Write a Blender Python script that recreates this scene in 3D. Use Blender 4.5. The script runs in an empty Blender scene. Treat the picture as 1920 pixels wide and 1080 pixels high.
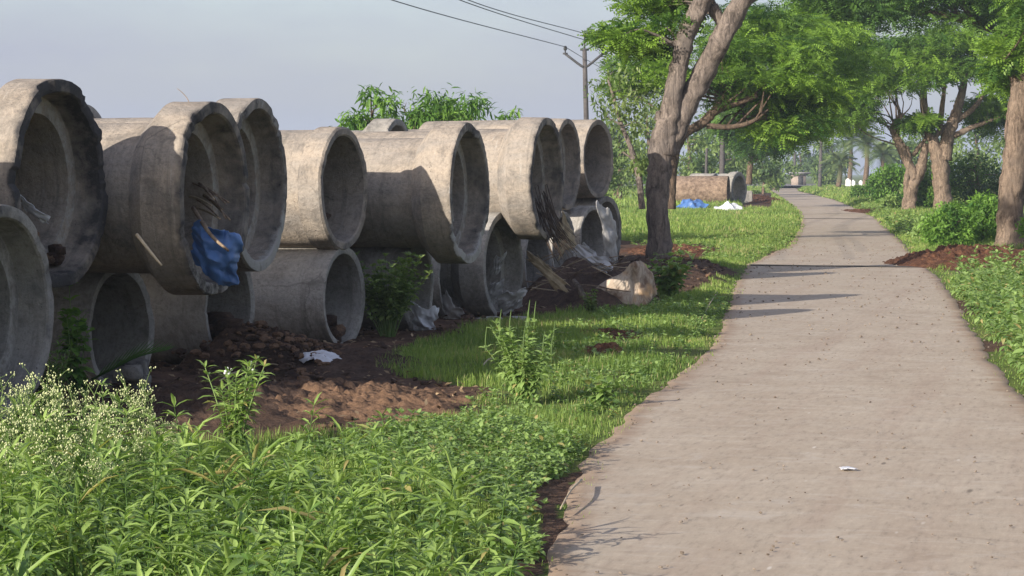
import bpy, bmesh, math, random
import numpy as np
from mathutils import Vector, Matrix
sc = bpy.context.scene
COL = sc.collection
rad = math.radians
# ------------------------------------------------------------------ camera, sky, sun, exposure
F = 4500.0; K = F / 2400; CAMH = 1.65; HOR = 325.0
PITCH = math.atan((540 - HOR) / F)
cd = bpy.data.cameras.new('camera'); cam = bpy.data.objects.new('camera', cd); COL.objects.link(cam)
cam.location = (0, 0, CAMH); cam.rotation_euler = (math.pi / 2 - PITCH, 0, 0)
cd.sensor_width = 36; cd.lens = 36 * F / 1920; cd.clip_start = .05; cd.clip_end = 6000
sc.camera = cam
SUN_EL = 19.5; SUN_PHI = 48.0
sx, sy = -math.cos(rad(SUN_PHI)), -math.sin(rad(SUN_PHI))      # towards the sun, on the ground
w = bpy.data.worlds.new('World'); sc.world = w; w.use_nodes = True
nt = w.node_tree; N = nt.nodes; L = nt.links
sky = N.new('ShaderNodeTexSky'); sky.sky_type = 'NISHITA'; sky.sun_disc = False
sky.sun_elevation = rad(SUN_EL); sky.sun_rotation = math.atan2(sx, sy) % (2 * math.pi)
sky.air_density = 1.0; sky.dust_density = 2.5; sky.ozone_density = 1.5
tc = N.new('ShaderNodeTexCoord'); mp = N.new('ShaderNodeMapping'); mp.inputs['Scale'].default_value = (1.5, 1.5, 5)
cn = N.new('ShaderNodeTexNoise'); cn.inputs['Scale'].default_value = 2.2; cn.inputs['Detail'].default_value = 7; cn.inputs['Roughness'].default_value = .58
cr = N.new('ShaderNodeMapRange'); cr.inputs[1].default_value = .40; cr.inputs[2].default_value = .72; cr.inputs[3].default_value = .5; cr.inputs[4].default_value = .97
mx = N.new('ShaderNodeMixRGB'); mx.inputs[2].default_value = (1.42, 1.44, 1.94, 1)
L.new(tc.outputs['Generated'], mp.inputs[0]); L.new(mp.outputs[0], cn.inputs['Vector']); L.new(cn.outputs['Fac'], cr.inputs[0])
L.new(cr.outputs[0], mx.inputs[0]); L.new(sky.outputs[0], mx.inputs[1])
bg = N['Background']; bg.inputs['Strength'].default_value = .146
L.new(mx.outputs[0], bg.inputs[0])
sl = bpy.data.lights.new('sun', 'SUN'); sl.energy = 4.2; sl.angle = rad(.5); sl.color = (1, .915, .80)
so = bpy.data.objects.new('sun', sl); COL.objects.link(so); so.location = (-20, -20, 30)
sd = Vector((sx * math.cos(rad(SUN_EL)), sy * math.cos(rad(SUN_EL)), math.sin(rad(SUN_EL))))
so.rotation_euler = sd.to_track_quat('Z', 'Y').to_euler()
sc.view_settings.view_transform = 'Standard'; sc.view_settings.look = 'None'
sc.view_settings.exposure = .95; sc.view_settings.gamma = 1
sc.cycles.max_bounces = 6; sc.cycles.transparent_max_bounces = 8

# ------------------------------------------------------------------ helpers
rng = np.random.default_rng(7)
cp, sp_ = math.cos(PITCH), math.sin(PITCH)
def ray(px, py):
    x = (px - 960) / F; y = (540 - py) / F
    return np.array([x, cp + y * sp_, y * cp - sp_])
def at(px, py, Y):                                              # Y counts in units of K metres of depth
    r = ray(px, py); r = r * (Y * K / r[1]); return np.array([r[0], r[1], r[2] + CAMH])
def G(px, py, z=0.0):
    r = ray(px, py); t = (z - CAMH) / r[2]; return np.array([r[0] * t, r[1] * t, z])
def mpp(Y): return Y * K / F                                        # metres per photo pixel at depth Y
def hash2(ix, iy, s=0):
    n = (ix.astype(np.int64) * 374761393 + iy.astype(np.int64) * 668265263 + s * 974711) & 0x7fffffff
    n = ((n ^ (n >> 13)) * 1274126177) & 0x7fffffff
    return ((n ^ (n >> 16)) & 0xffff) / 65535.0
def vn(x, y, s=0):
    x = np.asarray(x, float); y = np.asarray(y, float)
    ix = np.floor(x); iy = np.floor(y); fx = x - ix; fy = y - iy
    fx = fx * fx * (3 - 2 * fx); fy = fy * fy * (3 - 2 * fy)
    a = hash2(ix, iy, s); b = hash2(ix + 1, iy, s); c = hash2(ix, iy + 1, s); d = hash2(ix + 1, iy + 1, s)
    return (a * (1 - fx) + b * fx) * (1 - fy) + (c * (1 - fx) + d * fx) * fy
def fbm(x, y, s=0, o=4):
    t = 0; a = .5
    for i in range(o):
        t = t + a * vn(np.asarray(x) * 2 ** i, np.asarray(y) * 2 ** i, s + i * 17); a *= .5
    return t
def sm(a, b, x):
    t = np.clip((x - a) / (b - a), 0, 1); return t * t * (3 - 2 * t)
def inpoly(x, y, poly):
    r = np.zeros(np.shape(x), bool); n = len(poly)
    for i in range(n):
        x1, y1 = poly[i][:2]; x2, y2 = poly[(i + 1) % n][:2]
        if y1 == y2: continue
        c = ((y1 > y) != (y2 > y)) & (x < (x2 - x1) * (y - y1) / (y2 - y1) + x1)
        r ^= c
    return r
class Acc:
    def __init__(s): s.v = []; s.q = []; s.t = []; s.a = []; s.b = []; s.n = 0
    def add(s, v, q=None, t=None, a=0.0, b=0.0):
        v = np.asarray(v, float).reshape(-1, 3); m = len(v)
        if q is not None and len(q): s.q.append(np.asarray(q, np.int64) + s.n)
        if t is not None and len(t): s.t.append(np.asarray(t, np.int64) + s.n)
        s.v.append(v); s.a.append(np.broadcast_to(np.asarray(a, float), (m,))); s.b.append(np.broadcast_to(np.asarray(b, float), (m,))); s.n += m
    def inst(s, tv, tq, tt, M, off, a=None, b=0.0):              # copies of a template: M (n,3,3), off (n,3), a (n,)
        n = len(off); k = len(tv)
        v = np.einsum('nij,kj->nki', M, tv) + off[:, None, :]
        idx = (np.arange(n) * k)[:, None, None]
        q = (np.asarray(tq)[None] + idx).reshape(-1, 4) if tq is not None and len(tq) else None
        t = (np.asarray(tt)[None] + idx).reshape(-1, 3) if tt is not None and len(tt) else None
        aa = np.repeat(a if a is not None else np.zeros(n), k)
        s.add(v.reshape(-1, 3), q, t, aa, np.repeat(b, k) if np.ndim(b) else b)
    def mesh(s, name, mat, smooth=True):
        v = np.concatenate(s.v); m = bpy.data.meshes.new(name)
        q = np.concatenate(s.q) if s.q else np.zeros((0, 4), int); t = np.concatenate(s.t) if s.t else np.zeros((0, 3), int)
        m.vertices.add(len(v)); m.vertices.foreach_set('co', v.astype(np.float32).ravel())
        m.loops.add(q.size + t.size); m.loops.foreach_set('vertex_index', np.concatenate([q.ravel(), t.ravel()]).astype(np.int32))
        m.polygons.add(len(q) + len(t))
        st = np.concatenate([np.arange(len(q)) * 4, q.size + np.arange(len(t)) * 3]).astype(np.int32)
        m.polygons.foreach_set('loop_start', st)
        m.polygons.foreach_set('use_smooth', np.full(len(st), smooth))
        m.update(calc_edges=True); m.validate()
        for nm, arr in (('var', s.a), ('aux', s.b)):
            at_ = m.attributes.new(nm, 'FLOAT', 'POINT'); at_.data.foreach_set('value', np.concatenate(arr).astype(np.float32))
        if getattr(s, 'sharp', False): m.set_sharp_from_angle(angle=rad(24))
        m.materials.append(mat); return m
    def obj(s, name, mat, parent=None, smooth=True, loc=None):
        o = bpy.data.objects.new(name, s.mesh(name, mat, smooth)); COL.objects.link(o)
        if parent is not None: o.parent = parent
        if loc is not None: o.location = loc
        return o
def tag(o, label=None, cat=None, group=None, kind=None):
    if label: o['label'] = label
    if cat: o['category'] = cat
    if group: o['group'] = group
    if kind: o['kind'] = kind
    return o
def empty(name, loc, rz=0.0):
    o = bpy.data.objects.new(name, None); COL.objects.link(o); o.location = loc; o.rotation_euler = (0, 0, rz); o.empty_display_size = .2; return o
def crom(P, n):
    P = np.asarray(P, float)
    if len(P) < 3: return np.array([P[0] + (P[-1] - P[0]) * t for t in np.linspace(0, 1, n)])
    E = np.vstack([2 * P[0] - P[1], P, 2 * P[-1] - P[-2]]); out = []
    for u in np.linspace(0, len(P) - 1 - 1e-6, n):
        i = int(u); t = u - i; a, b, c, d = E[i:i + 4]
        out.append(.5 * (2 * b + (c - a) * t + (2 * a - 5 * b + 4 * c - d) * t * t + (3 * b - a - 3 * c + d) * t ** 3))
    return np.array(out)
def tube(acc, P, R, n=12, seg=9, rough=0.0, seed=0, a=0.0, cap=True):
    P4 = np.column_stack([np.asarray(P, float), np.broadcast_to(np.asarray(R, float), (len(P),))])
    S = crom(P4, n); C = S[:, :3]; r = np.maximum(S[:, 3], 1e-4)
    T = np.gradient(C, axis=0); T /= np.linalg.norm(T, axis=1)[:, None] + 1e-9
    ref = np.array([0, 0, 1.]) if abs(T[0, 2]) < .9 else np.array([1., 0, 0])
    u = np.cross(T[0], ref); u /= np.linalg.norm(u); vs = []
    th = np.arange(seg) * 2 * math.pi / seg
    for i in range(n):
        u = u - T[i] * np.dot(u, T[i]); u /= np.linalg.norm(u) + 1e-9; w_ = np.cross(T[i], u)
        k = 1 + rough * (2 * fbm(np.cos(th) * 1.3 + 5 + seed, np.sin(th) * 1.3 + i * .45, seed, 3) - 1) + .55 * rough * (fbm(np.cos(th) * 5 + seed, np.sin(th) * 5 + i * .3, seed + 5, 2) - .4)
        vs.append(C[i] + (r[i] * k)[:, None] * (np.cos(th)[:, None] * u + np.sin(th)[:, None] * w_))
    v = np.concatenate(vs); i = np.arange(n - 1)[:, None] * seg; j = np.arange(seg)[None]; j2 = (j + 1) % seg
    q = np.stack([i + j, i + j2, i + seg + j2, i + seg + j], -1).reshape(-1, 4)
    t = None
    if cap:
        v = np.vstack([v, C[0], C[-1]]); k = n * seg; jj = np.arange(seg)
        t = np.vstack([np.stack([(jj + 1) % seg, jj, np.full(seg, k)], -1), np.stack([(n - 1) * seg + jj, (n - 1) * seg + (jj + 1) % seg, np.full(seg, k + 1)], -1)])
    acc.add(v, q, t, a)
def box(acc, c, s, rz=0.0):
    x, y, z = np.asarray(s, float) / 2; co, si = math.cos(rz), math.sin(rz)
    v = np.array([[i * x, j * y, k * z] for k in (-1, 1) for j in (-1, 1) for i in (-1, 1)])
    v = np.column_stack([v[:, 0] * co - v[:, 1] * si, v[:, 0] * si + v[:, 1] * co, v[:, 2]]) + np.asarray(c, float)
    acc.add(v, [[0, 2, 3, 1], [4, 5, 7, 6], [0, 1, 5, 4], [2, 6, 7, 3], [0, 4, 6, 2], [1, 3, 7, 5]])
def rotm(az, tilt, roll=None):                                  # local +Y is the leaf's length, +Z its upper face
    n = len(az); roll = np.zeros(n) if roll is None else roll
    ca, sa, ct, st, cr_, sr = np.cos(az), np.sin(az), np.cos(tilt), np.sin(tilt), np.cos(roll), np.sin(roll)
    o = np.zeros(n); l = o + 1
    Rz = np.stack([np.stack([ca, -sa, o], -1), np.stack([sa, ca, o], -1), np.stack([o, o, l], -1)], 1)
    Rx = np.stack([np.stack([l, o, o], -1), np.stack([o, ct, -st], -1), np.stack([o, st, ct], -1)], 1)
    Ry = np.stack([np.stack([cr_, o, sr], -1), np.stack([o, l, o], -1), np.stack([-sr, o, cr_], -1)], 1)
    return Rz @ Rx @ Ry
# ------------------------------------------------------------------ materials
def newmat(name):
    m = bpy.data.materials.new(name); m.use_nodes = True; nt = m.node_tree; b = nt.nodes['Principled BSDF']
    return m, nt, nt.nodes, nt.links, b
def noise(N, L, vec, scale, detail=5, rough=.6, dist=0):
    n = N.new('ShaderNodeTexNoise'); n.inputs['Scale'].default_value = scale; n.inputs['Detail'].default_value = detail; n.inputs['Roughness'].default_value = rough; n.inputs['Distortion'].default_value = dist
    if vec is not None: L.new(vec, n.inputs['Vector'])
    return n.outputs['Fac']
def ramp(N, L, fac, stops):
    r = N.new('ShaderNodeValToRGB'); e = r.color_ramp.elements
    while len(e) < len(stops): e.new(.5)
    for i, (p, c) in enumerate(stops):
        e[i].position = p; e[i].color = (c, c, c, 1) if isinstance(c, (int, float)) else (*c, 1)
    L.new(fac, r.inputs[0]); return r.outputs[0]
def mix(N, L, f, a, b, mode='MIX'):
    m = N.new('ShaderNodeMixRGB'); m.blend_type = mode
    for i, x in ((0, f), (1, a), (2, b)):
        if isinstance(x, (int, float)): m.inputs[i].default_value = x if i == 0 else (x, x, x, 1)
        elif isinstance(x, tuple): m.inputs[i].default_value = (*x, 1)
        else: L.new(x, m.inputs[i])
    return m.outputs[0]
def mth(N, L, op, a, b=0.0, clamp=False):
    m = N.new('ShaderNodeMath'); m.operation = op; m.use_clamp = clamp
    for i, x in ((0, a), (1, b)):
        if isinstance(x, (int, float)): m.inputs[i].default_value = x
        else: L.new(x, m.inputs[i])
    return m.outputs[0]
def attr(N, name):
    a = N.new('ShaderNodeAttribute'); a.attribute_name = name; return a.outputs['Fac']
def bump(N, L, b, h, strength, dist):
    u = N.new('ShaderNodeBump'); u.inputs['Strength'].default_value = strength; u.inputs['Distance'].default_value = dist
    L.new(h, u.inputs['Height']); L.new(u.outputs[0], b.inputs['Normal']); return u
def ocoord(N, L, rnd=True):
    t = N.new('ShaderNodeTexCoord')
    if not rnd: return t.outputs['Object']
    oi = N.new('ShaderNodeObjectInfo'); m = mth(N, L, 'MULTIPLY', oi.outputs['Random'], 37.0)
    v = N.new('ShaderNodeVectorMath'); v.operation = 'ADD'; L.new(t.outputs['Object'], v.inputs[0]); L.new(m, v.inputs[1]); return v.outputs[0]
def leaf_mat(name, dark, light, trans=.35, rough=.5, tcol=None, var2=None):
    m, nt, N, L, b = newmat(name)
    c = mix(N, L, attr(N, 'var'), dark, light)
    if var2: c = mix(N, L, attr(N, 'aux'), c, var2)
    L.new(c, b.inputs['Base Color']); b.inputs['Roughness'].default_value = rough; b.inputs['Specular IOR Level'].default_value = .3
    t = N.new('ShaderNodeBsdfTranslucent'); L.new(mix(N, L, 1.0, c, tcol or (1.25, 1.35, .6), 'MULTIPLY'), t.inputs[0])
    x = N.new('ShaderNodeMixShader'); x.inputs[0].default_value = trans
    L.new(b.outputs[0], x.inputs[1]); L.new(t.outputs[0], x.inputs[2]); L.new(x.outputs[0], N['Material Output'].inputs[0]); return m
def plain_mat(name, c1, c2, scale=8, rough=.8, bs=.3, bd=.01, spec=.3, detail=6, trans=0):
    m, nt, N, L, b = newmat(name); v = ocoord(N, L)
    f = ramp(N, L, noise(N, L, v, scale, detail, .65), [(.32, 0.0), (.68, 1.0)])
    L.new(mix(N, L, f, c1, c2), b.inputs['Base Color']); b.inputs['Roughness'].default_value = rough; b.inputs['Specular IOR Level'].default_value = spec
    bump(N, L, b, noise(N, L, v, scale * 3, 6, .7), bs, bd); return m
def concrete_mat(name, tan, grey, black=(.042, .042, .046)):
    m, nt, N, L, b = newmat(name); v = ocoord(N, L)
    st = N.new('ShaderNodeMapping'); st.inputs['Scale'].default_value = (.6, 2.4, 2.4); L.new(v, st.inputs[0])
    big = ramp(N, L, noise(N, L, st.outputs[0], 1.6, 6, .62), [(.36, 0.0), (.64, 1.0)])
    c = mix(N, L, big, tan, grey)
    fine = noise(N, L, v, 30, 8, .78)
    c = mix(N, L, .8, c, ramp(N, L, fine, [(.25, .4), (.5, 1.0), (.8, 1.3)]), 'MULTIPLY')
    pits = N.new('ShaderNodeTexVoronoi'); pits.inputs['Scale'].default_value = 21; L.new(v, pits.inputs['Vector'])
    pm = ramp(N, L, pits.outputs['Distance'], [(.05, 1.0), (.13, 0.0)])
    pm = mth(N, L, 'MULTIPLY', pm, ramp(N, L, noise(N, L, v, 3.3, 3), [(.5, 0.0), (.6, 1.0)]))
    c = mix(N, L, mth(N, L, 'MULTIPLY', pm, .8), c, (.06, .05, .045))
    streak = ramp(N, L, noise(N, L, v, 2.6, 9, .74, .6), [(.48, 0.0), (.68, .62)])
    c = mix(N, L, streak, c, (.085, .08, .074))
    dr = N.new('ShaderNodeMapping'); dr.inputs['Scale'].default_value = (7, .8, .8); L.new(v, dr.inputs[0])
    c = mix(N, L, ramp(N, L, noise(N, L, dr.outputs[0], 1.5, 7, .65, .3), [(.53, 0.0), (.68, .5)]), c, (.12, .112, .10))
    c = mix(N, L, ramp(N, L, noise(N, L, dr.outputs[0], 2.3, 6, .7, .2), [(.60, 0.0), (.70, .45)]), c, (.46, .44, .40))
    s = attr(N, 'var'); n2 = noise(N, L, v, 7.5, 7, .72)
    sf = mth(N, L, 'ADD', s, mth(N, L, 'MULTIPLY', mth(N, L, 'SUBTRACT', n2, .5), 1.6))
    sf = ramp(N, L, sf, [(.36, 0.0), (.78, .92)])
    c = mix(N, L, sf, c, black)
    p = attr(N, 'aux'); pf = mth(N, L, 'ADD', p, mth(N, L, 'MULTIPLY', mth(N, L, 'SUBTRACT', noise(N, L, v, 11, 6, .75), .5), 1.7))
    c = mix(N, L, ramp(N, L, pf, [(.40, 0.0), (.72, .75)]), c, (.42, .41, .38))
    L.new(c, b.inputs['Base Color']); b.inputs['Roughness'].default_value = .92; b.inputs['Specular IOR Level'].default_value = .2
    ck = N.new('ShaderNodeTexVoronoi'); ck.feature = 'DISTANCE_TO_EDGE'; ck.inputs['Scale'].default_value = 1.7; L.new(mix(N, L, .22, v, noise(N, L, v, 3.0, 6)), ck.inputs['Vector'])
    cm_ = mth(N, L, 'MULTIPLY', ramp(N, L, ck.outputs['Distance'], [(.004, 1.0), (.014, 0.0)]), ramp(N, L, noise(N, L, v, 1.3, 2), [(.58, 0.0), (.64, .45)]))
    c = mix(N, L, cm_, c, (.09, .08, .07))
    c = mix(N, L, ramp(N, L, noise(N, L, v, 5.2, 8, .7, 1.2), [(.55, 0.0), (.66, .55)]), c, (.15, .135, .12))
    L.new(c, b.inputs['Base Color']); h = mth(N, L, 'ADD', mth(N, L, 'MULTIPLY', fine, .6), mth(N, L, 'SUBTRACT', mth(N, L, 'MULTIPLY', n2, .9), mth(N, L, 'MULTIPLY', pm, .6)))
    bump(N, L, b, h, .8, .02); return m
def bark_mat(name, c1, c2, c3):
    m, nt, N, L, b = newmat(name); v = ocoord(N, L)
    mp_ = N.new('ShaderNodeMapping'); mp_.inputs['Scale'].default_value = (1, 1, .28); L.new(v, mp_.inputs[0])
    n1 = noise(N, L, mp_.outputs[0], 11, 10, .78, 1.1); n0 = noise(N, L, v, 2.1, 5, .6)
    c = mix(N, L, ramp(N, L, n1, [(.40, 0.0), (.56, 1.0)]), c1, c2)
    c = mix(N, L, .7, c, ramp(N, L, noise(N, L, v, 26, 6, .75), [(.28, .5), (.52, 1.0), (.75, 1.3)]), 'MULTIPLY')
    c = mix(N, L, ramp(N, L, n0, [(.5, 0.0), (.7, .7)]), c, c3)
    L.new(c, b.inputs['Base Color']); b.inputs['Roughness'].default_value = .95; b.inputs['Specular IOR Level'].default_value = .15
    bump(N, L, b, n1, 1.0, .08); return m
M = {}
M['concrete'] = concrete_mat('pipe_concrete', (.385, .325, .262), (.28, .254, .226))
M['concrete_grey'] = concrete_mat('pipe_concrete_grey', (.37, .345, .305), (.29, .28, .262))
M['bark'] = bark_mat('bark', (.09, .075, .066), (.29, .24, .205), (.20, .172, .155))
M['bark_dark'] = bark_mat('bark_dark', (.06, .045, .035), (.20, .145, .105), (.13, .10, .075))
M['bark_right'] = bark_mat('bark_right', (.09, .066, .05), (.285, .215, .16), (.19, .15, .12))
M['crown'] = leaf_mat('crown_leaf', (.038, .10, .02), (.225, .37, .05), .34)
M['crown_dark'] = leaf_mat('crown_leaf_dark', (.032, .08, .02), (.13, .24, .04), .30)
M['bush'] = leaf_mat('bush_leaf', (.05, .13, .022), (.19, .34, .06), .38)
M['pale_leaf'] = leaf_mat('pale_leaf', (.09, .15, .04), (.22, .29, .09), .4)
M['far_leaf'] = leaf_mat('far_leaf', (.07, .125, .045), (.20, .28, .085), .35)
M['palm_leaf'] = leaf_mat('palm_leaf', (.055, .095, .04), (.17, .22, .085), .25)
M['weed'] = leaf_mat('weed_leaf', (.10, .19, .042), (.31, .43, .125), .38, .40, None, (.40, .33, .14))
M['flower_weed'] = leaf_mat('flower_weed_leaf', (.12, .19, .06), (.29, .38, .14), .35)
M['flower'] = plain_mat('flower_head', (.34, .40, .17), (.60, .61, .38), 40, .8)
M['herb'] = leaf_mat('herb_leaf', (.10, .185, .045), (.28, .40, .13), .35, .5, None, (.40, .33, .14))
M['grass'] = leaf_mat('grass_blade', (.11, .19, .042), (.31, .41, .10), .35, .55, None, (.44, .37, .20))
M['stem'] = plain_mat('green_stem', (.10, .19, .05), (.20, .26, .09), 20, .6)
M['twig'] = plain_mat('dry_twig', (.10, .065, .045), (.33, .25, .17), 12, .9)
M['dark_twig'] = plain_mat('dark_twig', (.045, .032, .026), (.13, .095, .07), 12, .9)
M['pale_stick'] = plain_mat('pale_stick', (.38, .30, .20), (.52, .43, .30), 14, .85)
M['soil'] = None
M['red_rough'] = plain_mat('brown_rough_concrete', (.10, .068, .05), (.33, .245, .185), 7, .95, .9, .06)
def soil_mat(name, c1, c2, c3, sc_=6):
    m, nt, N, L, b = newmat(name); v = ocoord(N, L)
    n = noise(N, L, v, sc_, 9, .72); n2 = noise(N, L, v, sc_ * 6, 6, .7); n3 = noise(N, L, v, 1.1, 4)
    c = mix(N, L, ramp(N, L, n, [(.35, 0.0), (.65, 1.0)]), c1, c2)
    a = mth(N, L, 'ADD', attr(N, 'var'), mth(N, L, 'SUBTRACT', mth(N, L, 'MULTIPLY', n, 1.4), .7))
    c = mix(N, L, ramp(N, L, a, [(.42, 0.0), (.62, 1.0)]), c, c3)
    c = mix(N, L, .7, c, ramp(N, L, n2, [(.3, .5), (.7, 1.35)]), 'MULTIPLY')
    L.new(c, b.inputs['Base Color']); b.inputs['Roughness'].default_value = 1; b.inputs['Specular IOR Level'].default_value = .1
    bump(N, L, b, mth(N, L, 'ADD', n, mth(N, L, 'MULTIPLY', n2, .5)), .9, .04); return m
M['soil'] = soil_mat('soil', (.045, .030, .024), (.115, .076, .056), (.195, .120, .076))
M['red_soil'] = soil_mat('red_soil', (.060, .030, .020), (.16, .075, .042), (.25, .125, .07), 9)
M['tarp'] = plain_mat('blue_tarp', (.045, .115, .31), (.085, .19, .43), 4, .42, .3, .01, .5)
M['white_plastic'] = plain_mat('white_plastic', (.46, .47, .50), (.66, .67, .70), 5, .45, .35, .01, .5)
M['dirty_plastic'] = plain_mat('dirty_plastic', (.24, .235, .22), (.50, .495, .49), 6, .6, .3, .01, .4)
M['sheath'] = plain_mat('dry_sheath', (.20, .15, .09), (.42, .34, .22), 9, .8)
M['stump'] = None
M['metal'] = plain_mat('pole_metal', (.035, .035, .04), (.07, .07, .075), 12, .6)
M['polec'] = plain_mat('pole_concrete', (.055, .05, .052), (.10, .092, .09), 6, .9)
M['wire'] = plain_mat('wire', (.10, .10, .11), (.13, .13, .14), 6, .6)
M['whitepaint'] = plain_mat('white_paint', (.62, .63, .64), (.78, .78, .78), 5, .7)
M['roof'] = plain_mat('roof_sheet', (.20, .20, .21), (.30, .29, .29), 5, .7)
M['wallbrick'] = plain_mat('mud_wall', (.24, .19, .16), (.33, .28, .24), 5, .9)
M['dark'] = plain_mat('dark_doorway', (.03, .03, .035), (.05, .05, .05), 5, .9)
def stump_mat():
    m, nt, N, L, b = newmat('stump_wood'); v = ocoord(N, L)
    mp_ = N.new('ShaderNodeMapping'); mp_.inputs['Scale'].default_value = (1, 1, .45); L.new(v, mp_.inputs[0])
    n = noise(N, L, mp_.outputs[0], 6, 8, .7, .5); n2 = noise(N, L, v, 3, 5)
    c = mix(N, L, ramp(N, L, n, [(.38, 0.0), (.58, 1.0)]), (.17, .105, .065), (.50, .42, .33))
    c = mix(N, L, ramp(N, L, n2, [(.52, 0.0), (.66, .8)]), c, (.47, .29, .14))
    L.new(c, b.inputs['Base Color']); b.inputs['Roughness'].default_value = .9; bump(N, L, b, n, .9, .03); return m
M['stump'] = stump_mat()

# ------------------------------------------------------------------ road edges (photo pixels carried to the ground)
LE = [(990, 1300), (1003, 1150), (1018, 1080), (1062, 940), (1105, 850), (1182, 770), (1265, 710), (1330, 650), (1352, 605), (1368, 560), (1384, 520), (1402, 495), (1480, 462), (1503, 420), (1497, 398), (1480, 382), (1462, 370), (1446, 360), (1438, 351)]
RE = [(2700, 1300), (2330, 1080), (2100, 900), (1925, 740), (1872, 680), (1832, 620), (1795, 562), (1772, 530), (1728, 490), (1700, 460), (1643, 408), (1602, 389), (1566, 375), (1530, 366), (1500, 359), (1493, 352)]
LEw = np.array([G(*p)[:2] for p in LE]); REw = np.array([G(*p)[:2] for p in RE])
def xl(Y): return np.interp(Y, LEw[:, 1], LEw[:, 0])
def xr(Y): return np.interp(Y, REw[:, 1], REw[:, 0])
def poly(*P): return [tuple(G(*p)[:2]) for p in P]
SOILP = [poly((-900, 840), (250, 845), (450, 842), (640, 835), (780, 806), (915, 768), (900, 735), (800, 726), (700, 700), (760, 660), (890, 622), (1000, 596), (1080, 590), (1160, 580), (1275, 560), (1330, 540), (1370, 520), (1380, 506), (1290, 500), (1355, 480), (1345, 462), (1170, 455), (1120, 440), (900, 440), (300, 440), (-900, 440)),
         poly((1112, 640), (1150, 626), (1215, 630), (1200, 650), (1130, 652)), poly((1085, 672), (1150, 660), (1165, 676), (1100, 688)),
         poly((1385, 398), (1395, 368), (1450, 364), (1450, 396)), poly((1725, 485), (1800, 474), (2000, 474), (2000, 520), (1800, 522)),
         poly((980, 1060), (1010, 900), (1075, 880), (1110, 870), (1080, 930), (1040, 1040), (1020, 1100), (960, 1200))]
def soilmask(x, y):
    dx = (fbm(x * 2.2, y * 2.2, 3) - .5) * .5; dy = (fbm(x * 2.2 + 40, y * 2.2, 5) - .5) * .5 * np.clip(y / 19, .8, 2.5)
    m = np.zeros(np.shape(x))
    for p in SOILP: m = np.maximum(m, inpoly(x + dx, y + dy, p).astype(float))
    e = np.maximum(xl(y) - x, x - xr(y))                        # distance off the road
    sh = np.maximum(1 - sm(-.26, -.06, e), .9 * sm(.60, .68, fbm(x * .9, y * .35, 9)) * (1 - sm(.0, .5, e))) * (e > -.7)
    return np.clip(np.maximum(m, sh), 0, 1)
def gh(x, y):
    x = np.asarray(x, float); y = np.asarray(y, float)
    e = np.maximum(xl(y) - x, x - xr(y))
    off = sm(-.1, .7, e)
    h = off * (.02 + .10 * (fbm(x * .55, y * .55, 21) - .35) + .035 * (fbm(x * 3, y * 3, 33) - .5)) - .03 * (1 - sm(-.45, -.12, e))
    right = sm(.4, 4, x - xr(y)); h = h + right * .12
    far = sm(56, 220, y) * off; h = h + far * .12 + off * .30 * np.exp(-((x - 2.35) / 1.4) ** 2 - ((y - 38.2) / 4.0) ** 2)
    return h
# ------------------------------------------------------------------ ground
def axis(parts):
    o = [parts[0][0]]
    for a, b, n in parts: o += list(np.linspace(a, b, n + 1)[1:])
    return np.array(o)
gx = axis([(-900, -60, 14), (-60, -14, 24), (-14, -6, 40), (-6, 9, 170), (9, 20, 60), (20, 70, 60), (70, 900, 16)])
gy = axis([(-60, 6, 16), (6, 34, 220), (34, 64, 130), (64, 130, 100), (130, 380, 70), (380, 2400, 18)])
X, Y = np.meshgrid(gx, gy); nx, ny = len(gx), len(gy)
Z = gh(X, Y)
soil = soilmask(X, Y)
near = (np.abs(X) < 25) & (Y < 112)
rough = (fbm(X * 5, Y * 5, 71) - .5) * .11 * soil * sm(-.05, .35, xl(Y) - X) * near
Z = Z + rough
acc = Acc(); i = (np.arange(ny - 1) * nx)[:, None]; j = np.arange(nx - 1)[None]
acc.add(np.stack([X, Y, Z], -1).reshape(-1, 3), np.stack([i + j, i + j + 1, i + nx + j + 1, i + nx + j], -1).reshape(-1, 4), None, soil.ravel())
def ground_mat():
    m, nt, N, L, b = newmat('ground_soil_turf'); v = ocoord(N, L, False)
    n = noise(N, L, v, 3.1, 9, .7); n2 = noise(N, L, v, 28, 6, .7); n3 = noise(N, L, v, .35, 4)
    turf = mix(N, L, ramp(N, L, n, [(.35, 0.0), (.65, 1.0)]), (.075, .115, .026), (.15, .19, .05))
    turf = mix(N, L, ramp(N, L, n3, [(.5, 0.0), (.7, .5)]), turf, (.19, .17, .075))
    soil_ = mix(N, L, ramp(N, L, n, [(.35, 0.0), (.65, 1.0)]), (.052, .034, .026), (.15, .092, .062))
    a = mth(N, L, 'ADD', attr(N, 'var'), mth(N, L, 'SUBTRACT', mth(N, L, 'MULTIPLY', n2, .8), .4))
    c = mix(N, L, ramp(N, L, a, [(.35, 0.0), (.65, 1.0)]), turf, soil_)
    c = mix(N, L, .6, c, ramp(N, L, n2, [(.3, .55), (.7, 1.3)]), 'MULTIPLY')
    L.new(c, b.inputs['Base Color']); b.inputs['Roughness'].default_value = 1; b.inputs['Specular IOR Level'].default_value = .1
    bump(N, L, b, mth(N, L, 'ADD', n, n2), .8, .03); return m
tag(acc.obj('ground', ground_mat()), kind='structure')
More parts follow.
